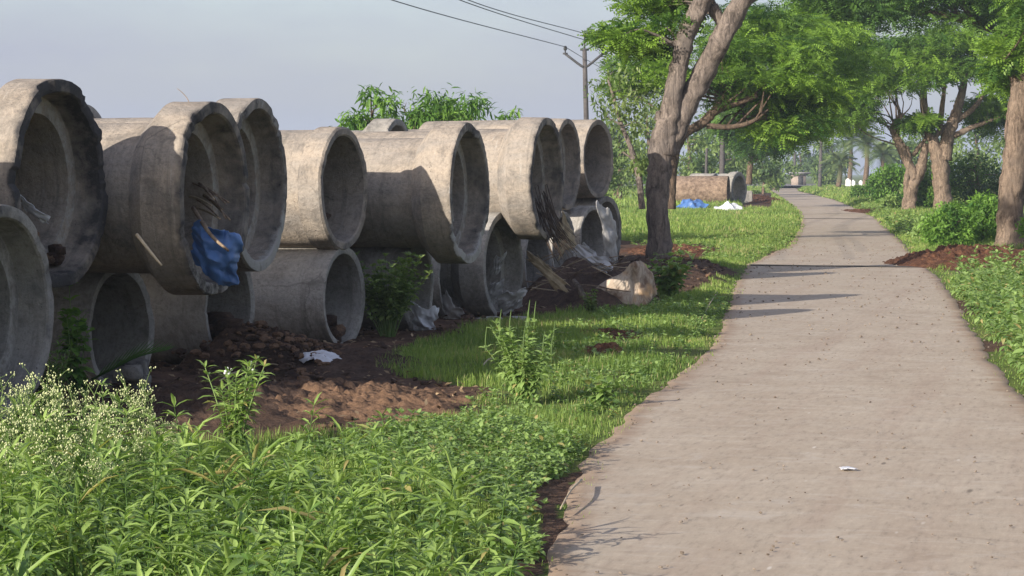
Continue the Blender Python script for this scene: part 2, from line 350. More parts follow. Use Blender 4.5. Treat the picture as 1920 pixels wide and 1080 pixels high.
# ------------------------------------------------------------------ road
ry = np.concatenate([np.arange(4, 75, .15), np.arange(75, 284, .8)])
a0 = xl(ry) + (fbm(ry * .45, ry * 0, 4) - .5) * .10 + (fbm(ry * 2.6, ry * 0, 41) - .5) * .12
a1 = xr(ry) + (fbm(ry * .45, ry * 0 + 9, 6) - .5) * .10 + (fbm(ry * 2.6, ry * 0 + 9, 61) - .5) * .12
us = np.array([0, .015, .04, .08, .14, .22, .34, .5, .66, .78, .86, .92, .96, .985, 1])
XX = a0[:, None] + (a1 - a0)[:, None] * us; YY = np.repeat(ry[:, None], len(us), 1)
edge = np.minimum(XX - a0[:, None], a1[:, None] - XX)
ZZ = .012 + .012 * (fbm(XX * .4, YY * .4, 8) - .5); ZZ[:, [0, -1]] = -.03
acc = Acc(); nu = len(us); i = (np.arange(len(ry) - 1) * nu)[:, None]; j = np.arange(nu - 1)[None]
acc.add(np.stack([XX, YY, ZZ], -1).reshape(-1, 3), np.stack([i + j, i + j + 1, i + nu + j + 1, i + nu + j], -1).reshape(-1, 4), None, (1 - sm(0, .42, edge)).ravel())
def road_mat():
    m, nt, N, L, b = newmat('road_concrete'); v = ocoord(N, L, False)
    rt = N.new('ShaderNodeMapping'); rt.inputs['Rotation'].default_value = (0, 0, rad(14)); L.new(v, rt.inputs[0])
    al = N.new('ShaderNodeMapping'); al.inputs['Scale'].default_value = (2.6, .16, 1); L.new(rt.outputs[0], al.inputs[0])
    ac = N.new('ShaderNodeMapping'); ac.inputs['Scale'].default_value = (.45, 1.9, 1); L.new(rt.outputs[0], ac.inputs[0])
    n = noise(N, L, v, .9, 8, .68); sk = N.new('ShaderNodeMapping'); sk.inputs['Scale'].default_value = (1, .20, 1); L.new(rt.outputs[0], sk.inputs[0]); n2 = noise(N, L, sk.outputs[0], 26, 6, .8); n3 = noise(N, L, al.outputs[0], 1.2, 6, .65); n4 = noise(N, L, ac.outputs[0], 3.0, 6, .7)
    c = mix(N, L, ramp(N, L, n, [(.34, 0.0), (.66, 1.0)]), (.345, .281, .212), (.41, .347, .272))
    c = mix(N, L, ramp(N, L, n3, [(.48, 0.0), (.66, .6)]), c, (.33, .255, .195))
    c = mix(N, L, ramp(N, L, n4, [(.54, 0.0), (.68, .4)]), c, (.47, .415, .345))
    c = mix(N, L, .75, c, ramp(N, L, n2, [(.30, .55), (.46, .97), (.55, 1.03), (.72, 1.25)]), 'MULTIPLY')
    # pits, crumbs and pebble marks
    for s_, lo, hi, col, am in ((2.6, .03, .06, (.09, .07, .052), .8), (5.2, .05, .09, (.12, .095, .075), .8), (11, .07, .13, (.17, .135, .105), .75), (6.3, .04, .08, (.60, .55, .48), .7)):
        wv = N.new('ShaderNodeMapping'); wv.inputs['Scale'].default_value = (1, .20, 1); wv.inputs['Location'].default_value = (s_, s_ * 3, 0); L.new(rt.outputs[0], wv.inputs[0])
        vo = N.new('ShaderNodeTexVoronoi'); vo.inputs['Scale'].default_value = s_; vo.inputs['Randomness'].default_value = 1; L.new(wv.outputs[0], vo.inputs['Vector'])
        pm = ramp(N, L, mth(N, L, 'ADD', vo.outputs['Distance'], mth(N, L, 'MULTIPLY', noise(N, L, v, s_ * 4, 3), .05)), [(lo + .02, 1.0), (hi + .02, 0.0)])
        pm = mth(N, L, 'MULTIPLY', pm, ramp(N, L, noise(N, L, v, 1.3 + s_ * .1, 3), [(.45, 0.0), (.58, 1.0)]))
        c = mix(N, L, mth(N, L, 'MULTIPLY', pm, am), c, col)
    ck = N.new('ShaderNodeTexVoronoi'); ck.feature = 'DISTANCE_TO_EDGE'; ck.inputs['Scale'].default_value = .42; L.new(mix(N, L, .12, rt.outputs[0], noise(N, L, v, 2.5, 7)), ck.inputs['Vector'])
    cm_ = mth(N, L, 'MULTIPLY', ramp(N, L, ck.outputs['Distance'], [(.0015, 1.0), (.006, 0.0)]), ramp(N, L, noise(N, L, v, .8, 3), [(.56, 0.0), (.63, .35)]))
    c = mix(N, L, cm_, c, (.14, .11, .085))
    c = mix(N, L, ramp(N, L, noise(N, L, v, 2.3, 9, .75, .8), [(.54, 0.0), (.68, .6)]), c, (.44, .39, .33))
    c = mix(N, L, ramp(N, L, noise(N, L, v, 1.4, 8, .7, .4), [(.56, 0.0), (.70, .55)]), c, (.24, .185, .135))
    ea = mth(N, L, 'ADD', attr(N, 'var'), mth(N, L, 'SUBTRACT', mth(N, L, 'MULTIPLY', noise(N, L, ac.outputs[0], 2.0, 7, .7), 1.5), .8))
    c = mix(N, L, ramp(N, L, ea, [(.45, 0.0), (.85, .8)]), c, (.27, .19, .13))
    L.new(c, b.inputs['Base Color']); b.inputs['Roughness'].default_value = .9; b.inputs['Specular IOR Level'].default_value = .25
    bump(N, L, b, mth(N, L, 'ADD', mth(N, L, 'MULTIPLY', n2, .5), n4), .35, .008); return m
tag(acc.obj('road', road_mat()), kind='structure')
# joint in the slab, a dark gap, and tree shade painted beyond it
acc = Acc()
for (jl, jr, wd) in (((1405, 496.5), (1737, 500.5), .19), ((1500, 409.5), (1640, 410.5), .26)):  # second strip: tree shade on the road, painted as a dark band
    A = G(*jl, .019); B = G(*jr, .019); n = 60; t = np.linspace(0, 1, n)[:, None]; C = A + (B - A) * t
    C[:, 1] += (fbm(C[:, 0] * 3, C[:, 0] * 0, 5) - .5) * .1; C[:, 2] = .023
    hw = wd * (.6 + .9 * fbm(C[:, 0] * 2, C[:, 0] * 0, 15)); v = np.concatenate([C - np.column_stack([0 * hw, hw, 0 * hw]), C + np.column_stack([0 * hw, hw, 0 * hw])])
    k = np.arange(n - 1); acc.add(v, np.stack([k, k + 1, n + k + 1, n + k], -1))
tag(acc.obj('road_joint_and_shade', plain_mat('joint_dirt_and_shade', (.05, .043, .038), (.13, .11, .09), 9, .95)), kind='structure')
acc = Acc()                                                     # the darker crossing road at the far end
n = 50; t = np.linspace(0, 1, n); cxr = 12 + 70 * t; cyr = (133 + 26 * t) * K
v = np.concatenate([np.column_stack([cxr, cyr, t * 0 + .28]), np.column_stack([cxr - 5, cyr + 22 * K, t * 0 + .30])]); k = np.arange(n - 1)
acc.add(v, np.stack([k, k + 1, n + k + 1, n + k], -1)); tag(acc.obj('crossing_road', plain_mat('old_asphalt', (.13, .125, .125), (.19, .18, .17), .6, .9)), kind='structure')

# ------------------------------------------------------------------ concrete pipes
def lathe(acc, prof, seg, seed, stain, chip=.0, wob=.008, pale=0.0, close=False):
    # prof: list of (x, r, stainweight, rimflag); stain/pale go into 'var'/'aux'
    th = np.arange(seg) * 2 * math.pi / seg; m = len(prof); V = []; A = []; B = []
    cN = fbm(np.cos(th) * 3 + seed, np.sin(th) * 3, seed, 5); cF = fbm(np.cos(th) * 14 + seed, np.sin(th) * 14, seed + 3, 3)
    for pt in prof:
        x, r, sw, rf = pt[:4]; ex = pt[4] if len(pt) > 4 else 0.0
        dr = wob * (2 * fbm(np.cos(th) * 2 + x * 2 + seed, np.sin(th) * 2 + x, seed + 1, 3) - 1)
        cG = fbm(np.cos(th) * 34 + seed, np.sin(th) * 34, seed + 6, 2)
        ch = rf * chip * .62 * (.55 * sm(.50, .66, cN) * (.5 + cF) + .30 * (cF - .5) * sm(.45, .6, cN) + .16 * (cG - .5))
        xx = x - ch * .6; rr = r + dr - ch * .22 * (1 if rf > .9 else .2) * (1 if r > .9 * max(p[1] for p in prof) else -.5)
        V.append(np.column_stack([xx + 0 * th, rr * np.cos(th), rr * np.sin(th)]))
        A.append(np.clip(sw * stain * (.55 + .9 * cN), 0, 1.2)); low = sm(-.2, -.95, np.sin(th))
        B.append(np.clip(pale * rf * (.45 + .9 * low) * (.6 + cF * .8) + ex, 0, 1))
    k = np.arange(m - 1 if not close else m)[:, None]; j = np.arange(seg)[None]; j2 = (j + 1) % seg; k2 = (k + 1) % m
    q = np.stack([k * seg + j, k2 * seg + j, k2 * seg + j2, k * seg + j2], -1).reshape(-1, 4)
    acc.add(np.concatenate(V), q, None, np.concatenate(A), np.concatenate(B)); acc.sharp = True
def dense(prof, step=.07):
    prof = [tuple(p) + (0.0,) * (5 - len(p)) for p in prof]; o = []
    for a, b in zip(prof[:-1], prof[1:]):
        n = max(1, int(math.hypot(b[0] - a[0], b[1] - a[1]) / step)); o += [tuple(np.array(a) + (np.array(b) - np.array(a)) * k / n) for k in range(n)]
    return o + [prof[-1]]
PIPES = {}
def pipe(key, label, cx, cy, d, R, th, kind='bell', z=None, L_=2.9, stain=.6, chip=.06, pale=0.0, mat='concrete', tilt=0.0, group='large concrete drain pipes stacked beside the road'):
    c = at(cx, cy, d)
    if z is not None: c = np.array([(cx - 960) * mpp(d), d * K, z])
    root = empty('concrete_pipe', (c[0], c[1], c[2] - R), -rad(th)); root.rotation_euler = (0, -rad(tilt), -rad(th))
    tag(root, label, 'pipe', group); seed = len(PIPES) * 7 + 3
    if kind == 'bell':
        ro, ri, rs = .78 * R, .675 * R, .865 * R
        P = dense([(-L_, ri, 0, 0, 0), (-L_, ro, .3, .4), (-L_ + .1, ro, .15, 0), (-.5, ro, .1, 0), (-.30, ro, 0, 0), (-.22, ro, 0, 0), (-.205, rs - .02, .0, .0, .4), (-.205, rs - .05, .0, 0, .5), (-.205, ri + .002, .0, 0, .55), (-.22, ri, .1, 0, .3), (-.27, ri - .006, .15, 0), (-L_, ri, .0, 0)])
        acc = Acc(); lathe(acc, P, 84, seed, stain, .03, .006, 0)
        o = acc.obj('barrel', M[mat], root); o.location = (0, 0, R)
        S = dense([(-.45, ro - .02, .1, 0), (-.445, ro + .014, .15, 0), (-.30, R, .06, 0), (-.29, R, .08, 0), (-.10, R, .25, 0), (-.05, R, .5, .15), (-.018, R, .8, .7), (-.002, .993 * R, 1.0, 1.0), (.004, .94 * R, 1.0, 1.0), (0, .885 * R, .95, 1.0), (-.015, .872 * R, .85, .7), (-.10, rs, .75, .1), (-.205, rs - .01, .5, 0), (-.22, ro - .03, .2, 0)], .05)
        acc = Acc(); lathe(acc, S, 190, seed + 1, stain, chip, .009, pale)
        o = acc.obj('socket', M[mat], root); o.location = (0, 0, R)
    else:
        ro = R if kind == 'plain' else .955 * R; ri = .845 * R
        P = dense([(-L_, ri, .2, 0), (-L_, ro, .3, .4), (-.32, ro, .12, 0), (-.12, ro, .25, .0), (-.03, ro, .6, .5), (0, ro * .99, .9, 1), (0, (ro + ri) / 2, .9, 1), (-.012, ri + .01, .8, .8), (-.1, ri, .4, 0), (-L_, ri, 0, 0)], .06)
        acc = Acc(); lathe(acc, P, 170, seed, stain, chip, .007, pale)
        o = acc.obj('barrel', M[mat], root); o.location = (0, 0, R)
        if kind == 'collar':
            S = dense([(-.235, ro - .02, 1, 0), (-.235, ro + .004, 1, 0), (-.225, R * 1.0, .9, .2), (-.2, R, .2, 0), (-.06, R, .3, .1), (-.015, R, .7, .8), (.006, R * .97, .9, 1), (.006, ri + .02, .8, 1), (-.01, ri + .004, .7, .6)], .05)
            acc = Acc(); lathe(acc, S, 96, seed + 1, stain, chip * .8, .006, pale); o = acc.obj('collar', M[mat], root); o.location = (0, 0, R)
    PIPES[key] = (c, R, th); return root
pipe('U1', 'black-stained upper pipe with a broken mouth at the left edge of the stack', 119, 344, 8.755, .715, 16, stain=.88, chip=.15)
pipe('U2', 'upper pipe with sticks and a blue tarp stuffed in its mouth', 405, 372, 9.4, .715, 14, stain=.66, chip=.12, pale=.4)
pipe('U3', 'upper pipe just behind the tarp pipe, white mould along its lower rim', 488, 347, 10.56, .715, 13, stain=.6, chip=.09, pale=.95)
pipe('U4', 'upper pipe without a wide socket, brown clods in its smooth mouth', 646, 354, 12.2, .59, 19, 'collar', stain=.5, chip=.05)
pipe('U5', 'upper pipe with a ragged dark rim in front of the leafy tree tops', 882, 362, 12.95, .715, 15.5, stain=.6, chip=.14, pale=.85)
pipe('U6', 'upper pipe with a sunlit band round its socket and twigs hanging from its mouth', 1028, 335, 14.7, .705, 16.5, stain=.6, chip=.07, pale=.1)
pipe('U7', 'upper pipe half hidden behind the twig-filled one, grey clean rim', 1066, 308, 18.4, .66, 18, stain=.45, chip=.05)
pipe('U8', 'last upper pipe of the stack, plain rim, below the power pole', 1123, 298, 19.6, .605, 25, 'plain', stain=.4, chip=.05)
pipe('B1', 'pipe at the back of the stack showing only its top beside the black-stained mouth', 160, 330, 12.4, .70, 14, stain=.3, mat='concrete_grey')
pipe('B2', 'pipe at the back whose grey socket top shows in front of the leafy bushes', 748, 321, 16.6, .68, 15, stain=.2, mat='concrete_grey')
pipe('L1', 'lower pipe at the left edge of the photo, behind the flowering weeds', 8, 0, 8.05, .68, 16, z=.775, stain=.4, chip=.05, mat='concrete_grey')
pipe('U0', 'upper pipe nearest the camera, just outside the left edge', -330, 0, 7.7, .70, 15, z=1.56, stain=.6)
pipe('L0', 'lower pipe nearest the camera, just outside the left edge', -420, 0, 7.2, .68, 16, z=.75, stain=.4, mat='concrete_grey')
pipe('L2', 'lower pipe with a palm frond lying across its mouth', 228, 0, 9.7, .51, 20, 'plain', z=.46, stain=.35, mat='concrete_grey', pale=.3)
pipe('L3', 'lower pipe half filled with brown rubble under the tarp pipe', 432, 0, 11.0, .51, 18, 'plain', z=.5, stain=.2, pale=.3, mat='concrete_grey')
pipe('L4', 'lower pipe with a thin clean rim left of the green bush', 646, 0, 12.2, .485, 20.5, 'plain', z=.465, stain=.18, chip=.025, pale=.25, mat='concrete_grey')
pipe('L5', 'lower pipe with a chipped pale collar behind the green bush', 786, 0, 13.2, .50, 16, 'collar', z=.49, stain=.3, chip=.07, pale=.5, mat='concrete_grey')
pipe('L6', 'lower pipe set back in shade right of the green bush', 850, 0, 14.35, .50, 17, 'plain', z=.48, stain=.15, pale=.3, mat='concrete_grey')
pipe('L7', 'lower pipe with grey plastic sheets crumpled inside its socket', 945, 0, 14.6, .615, 22, z=.60, stain=.22, pale=.35, mat='concrete_grey')
pipe('L8', 'lower pipe set back behind the dry palm sheath', 1010, 0, 16.2, .52, 20, 'plain', z=.52, stain=.2, mat='concrete_grey')
pipe('L9', 'lower pipe under the twigs, half buried in the rubbish heap', 1058, 0, 17.2, .50, 20, 'plain', z=.64, stain=.2, mat='concrete_grey')
pipe('L10', 'lower pipe with an open arch next to the white draped sheet', 1113, 0, 18.6, .50, 26, 'collar', z=.68, stain=.15, mat='concrete_grey')
pipe('L11', 'dark lower pipe leaning under the last upper pipe', 1140, 0, 19.75, .60, 24, 'plain', z=.70, stain=.5, mat='concrete_grey')

# ------------------------------------------------------------------ trees
def sprig_tpl(pairs=5):
    v = []; q = []
    for k in range(pairs):
        y = .18 + .82 * k / (pairs - 1); ln = .36 * (1 - .35 * abs(k / (pairs - 1) - .4)); dz = -.22 * y * y
        for s in (-1, 1):
            b = len(v); wd = .085
            v += [[0, y, dz], [s * ln * .5, y - wd + .06, dz - .02], [s * ln, y + .10, dz - .10], [s * ln * .5, y + wd + .06, dz - .02]]; q.append([b, b + 1, b + 2, b + 3] if s > 0 else [b, b + 3, b + 2, b + 1])
    return np.array(v), np.array(q)
SPV, SPQ = sprig_tpl(5)
LFV = np.array([[0, 0, 0], [.2, .4, .03], [0, 1, -.10], [-.2, .4, .03]]); LFQ = np.array([[0, 1, 2, 3]])
LF6V = np.array([[0, 0, 0], [.105, .33, .03], [0, .36, -.01], [-.105, .33, .03], [.085, .68, -.03], [0, .70, -.07], [-.085, .68, -.03], [0, 1, -.26]])
LF6Q = np.array([[0, 1, 2, 0], [1, 4, 5, 2], [2, 5, 6, 3]]); 
LF6T = np.array([[0, 1, 2], [0, 2, 3], [4, 7, 5], [5, 7, 6]]); LF6Q = np.array([[1, 4, 5, 2], [2, 5, 6, 3]])
def pad_pts(c, r, n, shell=.35):
    u = rng.normal(size=(n, 3)); u /= np.linalg.norm(u, axis=1)[:, None]
    k = rng.random(n) ** shell
    return c + u * k[:, None] * np.asarray(r), u
def foliage(acc, pads, size, kind='sprig', up=.35, var=(0, 1), tilt0=-.1):
    for (c, r, n) in pads:
        n = int(n * (1.75 if kind == 'sprig' else 1)); P, u = pad_pts(np.asarray(c), r, n)
        tone = np.clip(rng.uniform(*var) + rng.normal(0, .16, n), 0, 1)
        az = rng.uniform(0, 2 * math.pi, n)
        az = np.where(rng.random(n) < .6, np.arctan2(-u[:, 0], u[:, 1]) + rng.normal(0, .5, n), az)
        Mx = rotm(az, rng.normal(tilt0, up * 1.3, n), rng.normal(0, up * 1.3, n)) * (size * rng.uniform(.65, 1.3, n))[:, None, None]
        if kind == 'sprig': acc.inst(SPV, SPQ, None, Mx, P, tone)
        elif kind == 'leaf6': acc.inst(LF6V, LF6Q, LF6T, Mx, P, tone)
        else: acc.inst(LFV, LFQ, None, Mx, P, tone)
def crown_pads(cx, cy, rx, ry, Y, dY, n, pr, per, flat=.38):
    out = []; flat = .46 if flat == .38 else flat
    while len(out) < n:
        a, b = rng.uniform(-1, 1, 2)
        if a * a + b * b > 1: continue
        y = Y + rng.uniform(-dY, dY) / K; p = at(cx + a * rx, cy + b * ry, y); r = pr * rng.uniform(.55, 1.35)
        out.append((p, (r, r, r * flat), per * (r / pr) ** 2))
    return out
def tree(name, label, trunks, pads, leaf, bark, size, kind='sprig', group=None, cat='tree', limbs=True, up=.35, seg=12, rough=.16, limb_r=.05, tilt0=-.1):
    base = np.asarray(trunks[0][0][0], float); root = empty(name, base); tag(root, label, cat, group)
    acc = Acc(); nodes = []
    for k, (P, R) in enumerate(trunks):
        P = np.asarray(P, float) - base; n = max(8, int(len(P) * 9)); tube(acc, P, R, n, seg, rough, k + 2)
        S = crom(P, 16); rr = np.interp(np.linspace(0, 1, 16), np.linspace(0, 1, len(R)), R)
        nodes += [(s, r) for s, r in zip(S, rr) if s[2] > .35 * S[:, 2].max() or k]
    if limbs:
        NP = np.array([s for s, r in nodes]); used = np.zeros(len(NP))
        for (c, r, n) in pads:
            if rng.random() < .45: continue
            c = np.asarray(c) - base; dlt = c - NP; dist = np.linalg.norm(dlt * np.array([1, 1, 1.4]), axis=1) + np.where(dlt[:, 2] < -.3, 3, 0)
            i = int(np.argmin(dist + 1.1 * used)); used[i] += 1; s = NP[i]
            if dist[i] > 4.5: continue
            m_ = (s + c) / 2 + np.array([0, 0, .06 * dist[i]]) + rng.normal(0, .10 * dist[i], 3)
            tube(acc, [s, m_, c], [min(limb_r, nodes[i][1] * .6), limb_r * .45, limb_r * .12], 8, 5, 0, 0, cap=False)
    acc.obj('trunk', M[bark], root)
    acc = Acc(); foliage(acc, [(np.asarray(c) - base, r, n) for (c, r, n) in pads], size, kind, up, tilt0=tilt0)
    acc.obj('crown', M[leaf], root); return root
def px(P, Y, w=None):                                            # list of (px, py[, dY]) -> points
    return [at(p[0], p[1], Y + (p[2] if len(p) > 2 else 0)) for p in P]
# big leaning tree in the middle, forked
Yt = 20.3; m_ = mpp(Yt)
pads = crown_pads(1215, 62, 70, 30, Yt + .3, .8, 10, .33, 50) + crown_pads(1172, 68, 36, 10, Yt, .5, 6, .28, 60) + crown_pads(1235, 10, 60, 25, Yt + 1, 1.0, 9, .38, 60) + crown_pads(1390, -85, 220, 40, Yt + 1, 1.5, 24, .5, 70)
tree('roadside_tree', 'tall leaning roadside tree with a forked grey trunk beside the last pipes',
     [(px([(1238, 506), (1235, 440), (1233, 360), (1238, 300), (1250, 240), (1258, 215)], Yt), np.array([28, 22, 21, 23, 24, 14]) * m_),
      (px([(1246, 290), (1256, 215), (1272, 130), (1290, 60), (1322, -10), (1340, -60)], Yt), np.array([20, 20, 17, 17, 17, 15]) * m_),
      (px([(1250, 285, .03), (1284, 205, .06), (1325, 125, .06), (1362, 55), (1402, -20), (1420, -60)], Yt), np.array([20, 22, 21, 21, 19, 17]) * m_),
      (px([(1366, 55, .1), (1350, 36, .1), (1335, 12, .1)], Yt), np.array([14, 12, 11]) * m_),
      (px([(1274, 105), (1268, 78)], Yt), np.array([8, 5]) * m_),
      (px([(1236, 225), (1234, 208)], Yt), np.array([10, 4]) * m_)], pads, 'crown', 'bark', .185, limb_r=.035, seg=20, rough=.26)
# slender tree behind it whose limbs reach over the grass
Yt = 31; m_ = mpp(Yt)
pads = crown_pads(1235, 150, 75, 50, Yt, 1.5, 15, .55, 66) + crown_pads(1420, 140, 120, 70, Yt + 1, 2.5, 44, .68, 70) + crown_pads(1500, 200, 80, 60, Yt + 1, 2, 20, .6, 66) + crown_pads(1450, 50, 130, 45, Yt + 2, 2, 20, .7, 70) + crown_pads(1560, 120, 70, 70, Yt + 4, 2, 22, .7, 70)
tree('roadside_tree', 'slim dark tree with a crooked limb over the grass, behind the forked trunk',
     [(px([(1257, 392), (1259, 340), (1265, 290), (1270, 265)], Yt), np.array([10, 9, 9, 9]) * m_),
      (px([(1268, 275), (1285, 250), (1318, 230), (1345, 205), (1385, 192), (1420, 180)], Yt), np.array([10, 9, 9, 8, 6, 4]) * m_),
      (px([(1330, 222), (1350, 190), (1372, 160)], Yt), np.array([8, 6, 4]) * m_),
      (px([(1325, 236), (1370, 238), (1410, 228), (1440, 205)], Yt), np.array([6, 5, 4, 3]) * m_)], pads, 'crown', 'bark_dark', .24, limb_r=.035)
Yt = 30
tree('sapling', 'thin pale sapling with sparse light leaves left of the forked trunk',
     [(px([(1204, 392), (1200, 350), (1196, 320), (1180, 270), (1160, 220), (1150, 180), (1140, 150)], Yt), np.array([6, 6, 7, 4.5, 3.5, 3, 2]) * mpp(Yt)), (px([(1172, 250), (1160, 232), (1140, 222)], Yt), np.array([2.5, 2, 1.5]) * mpp(Yt)), (px([(1197, 325), (1186, 300), (1168, 285)], Yt), np.array([2.5, 2, 1.5]) * mpp(Yt))],
     crown_pads(1176, 195, 55, 65, Yt, .8, 22, .36, 36, .8) + crown_pads(1200, 305, 18, 14, Yt, .3, 5, .25, 60, .8), 'pale_leaf', 'bark', .15, 'leaf', up=.8, limb_r=.018)
Yt = 62
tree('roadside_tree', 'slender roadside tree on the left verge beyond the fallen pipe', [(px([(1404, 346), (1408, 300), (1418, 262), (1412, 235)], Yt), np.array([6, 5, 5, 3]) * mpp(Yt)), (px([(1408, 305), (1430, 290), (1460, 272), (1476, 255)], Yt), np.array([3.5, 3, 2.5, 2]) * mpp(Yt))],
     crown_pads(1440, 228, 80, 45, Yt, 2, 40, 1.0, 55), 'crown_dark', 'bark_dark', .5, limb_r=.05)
# the pair on the right and the cut trunk at the edge
Yt = 51; m_ = mpp(Yt)
tree('roadside_tree', 'left one of the forked pair right of the road, two twisting stems',
     [(px([(1704, 402), (1708, 360), (1722, 325), (1730, 302), (1735, 268)], Yt), np.array([15, 12, 11.5, 9, 5]) * m_),
      (px([(1716, 335), (1700, 300), (1686, 270), (1676, 240), (1690, 215)], Yt), np.array([10, 9, 8, 7, 5]) * m_),
      (px([(1700, 375), (1700, 340), (1706, 300), (1700, 275)], Yt), np.array([6, 6, 5, 4]) * m_),
      (px([(1712, 292), (1726, 272), (1738, 258)], Yt), np.array([5, 4, 3]) * m_)],
     crown_pads(1655, 130, 90, 45, Yt, 2.5, 24, .9, 66) + crown_pads(1715, 232, 22, 12, Yt, 1, 5, .5, 60) + crown_pads(1590, 205, 60, 35, Yt, 2.5, 20, .9, 66), 'crown', 'bark_right', .37, seg=16, rough=.3, limb_r=.04)
tree('roadside_tree', 'right one of the forked pair right of the road, thick trunk spreading into many limbs',
     [(px([(1772, 408), (1766, 360), (1764, 315), (1754, 278), (1746, 252)], Yt), np.array([19, 16.5, 16, 13, 6]) * m_),
      (px([(1770, 300), (1776, 260), (1788, 225), (1800, 190), (1812, 130)], Yt), np.array([14, 13, 11, 8, 5]) * m_),
      (px([(1752, 256), (1770, 240), (1800, 222), (1828, 200), (1850, 170)], Yt), np.array([6, 6, 6, 5, 3]) * m_),
      (px([(1746, 262), (1736, 225), (1732, 180), (1730, 140)], Yt), np.array([9, 8, 6, 4]) * m_),
      (px([(1788, 255), (1820, 240), (1860, 225)], Yt), np.array([6, 5, 3]) * m_),
      (px([(1762, 250), (1766, 205), (1772, 160)], Yt), np.array([5, 5, 3]) * m_)],
     crown_pads(1780, 95, 140, 42, Yt, 2.5, 36, .95, 66) + crown_pads(1880, 190, 50, 50, Yt + 1, 2, 12, .9, 64) + crown_pads(1742, 222, 16, 6, Yt - .5, .6, 2, .3, 60), 'crown', 'bark_right', .37, seg=16, rough=.3, limb_r=.04)
Yt = 26.9; m_ = mpp(Yt)
tree('cut_tree', 'thick straight trunk lopped at the top at the right edge of the photo',
     [(px([(1893, 484), (1894, 440), (1898, 360), (1906, 260), (1914, 180), (1919, 138)], Yt), np.array([32, 27, 24, 22, 22, 21]) * m_),
      (px([(1922, 200), (1950, 150), (1990, 90), (2030, 20)], Yt), np.array([10, 9, 8, 6]) * m_), (px([(1903, 160), (1890, 130), (1880, 100)], Yt), np.array([5, 4, 3]) * m_)],
     crown_pads(1890, 110, 50, 60, Yt + .5, 1, 13, .45, 64) + crown_pads(1990, 40, 100, 90, Yt, 2, 16, .65, 60), 'crown', 'bark_right', .24, seg=20, rough=.28)
# dark canopy of the next tree down the right side, trunk outside the frame
Yt = 38
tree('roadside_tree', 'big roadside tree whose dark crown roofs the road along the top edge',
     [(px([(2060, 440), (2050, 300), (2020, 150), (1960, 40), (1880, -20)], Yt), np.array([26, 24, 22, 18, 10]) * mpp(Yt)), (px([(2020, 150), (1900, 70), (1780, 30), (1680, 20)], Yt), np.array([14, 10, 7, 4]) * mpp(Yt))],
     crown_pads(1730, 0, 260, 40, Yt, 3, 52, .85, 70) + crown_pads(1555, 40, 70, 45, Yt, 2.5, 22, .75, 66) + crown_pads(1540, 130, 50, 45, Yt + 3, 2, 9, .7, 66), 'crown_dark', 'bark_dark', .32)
# ------------------------------------------------------------------ background trees and bushes
def bushy(name, label, cx, top, bot, wpx, Y, n, leaf='far_leaf', size=None, group=None, cat='tree', kind='leaf', bark='bark_dark', seed=0, flat=.8, per=70, up=.7, tilt0=-.1):
    bot = HOR + CAMH * 2400 / Y
    h = (bot - top) * mpp(Y); wd = wpx * mpp(Y); s = size or max(.09, .0042 * Y)
    b = at(cx, bot, Y); pr = min(wd * .22, h * .26)
    pads = crown_pads(cx, top + (bot - top) * .45, wpx * .42, (bot - top) * .42, Y, wd * .22, n, pr, per, flat)
    t = [b + np.array([0, 0, -.3]), b + np.array([.03 * wd, 0, h * .4]), b + np.array([-.02 * wd, 0, h * .8])]
    tree(name, label, [(t, [.035 * h + .02, .025 * h + .015, .01 * h + .01])], pads, leaf, bark, s, kind, group, cat, up=up, tilt0=tilt0, limb_r=.02 + .004 * h, seg=7, rough=.1)
for (cx, top, wp, Y, n, per, lb) in ((700, 160, 104, 27, 46, 80, 'round leafy tree top showing above the pipe with the smooth mouth'), (806, 150, 84, 27, 42, 80, 'tallest leafy tree top above the pipes, left of the ragged-rim pipe'), (884, 176, 100, 28, 40, 70, 'spreading leafy tree top right above the ragged-rim pipe'), (960, 188, 46, 28, 20, 56, 'small sparse tree top between the ragged-rim and sunlit-band pipes')):
    bushy('leafy_tree', lb, cx, top, 360, wp * 1.2, Y, n, 'bush', .20, kind='leaf6', per=per, up=.5, tilt0=-.6)
bushy('leafy_tree', 'low wide leafy growth joining the tree tops behind the stack', 812, 172, 360, 290, 29, 80, 'bush', .20, kind='leaf6', per=46, up=.5, tilt0=-.5)
bg_ = [(1160, 210, 352, 90, 70, 24), (1215, 190, 352, 100, 75, 26), (1290, 205, 350, 110, 85, 26), (1350, 215, 350, 100, 95, 26), (1135, 262, 362, 60, 55, 16), (1395, 240, 350, 80, 110, 18),
       (1450, 255, 346, 80, 130, 18), (1500, 268, 344, 60, 165, 14), (1560, 250, 344, 70, 160, 18), (1545, 285, 342, 50, 140, 14), (1690, 235, 350, 80, 120, 22), (1750, 225, 352, 100, 105, 24), (1830, 225, 356, 110, 95, 26), (1905, 235, 360, 100, 85, 24), (1980, 220, 365, 110, 80, 22), (1430, 290, 348, 60, 95, 14), (1320, 290, 352, 70, 75, 16)]
for (cx, t, b, wp, y, n) in bg_:
    bushy('background_tree', 'hazy green tree in the far tree line along the horizon', cx, t, b, wp, y, n, 'far_leaf', None, 'trees of the far tree line', seed=1, per=75)
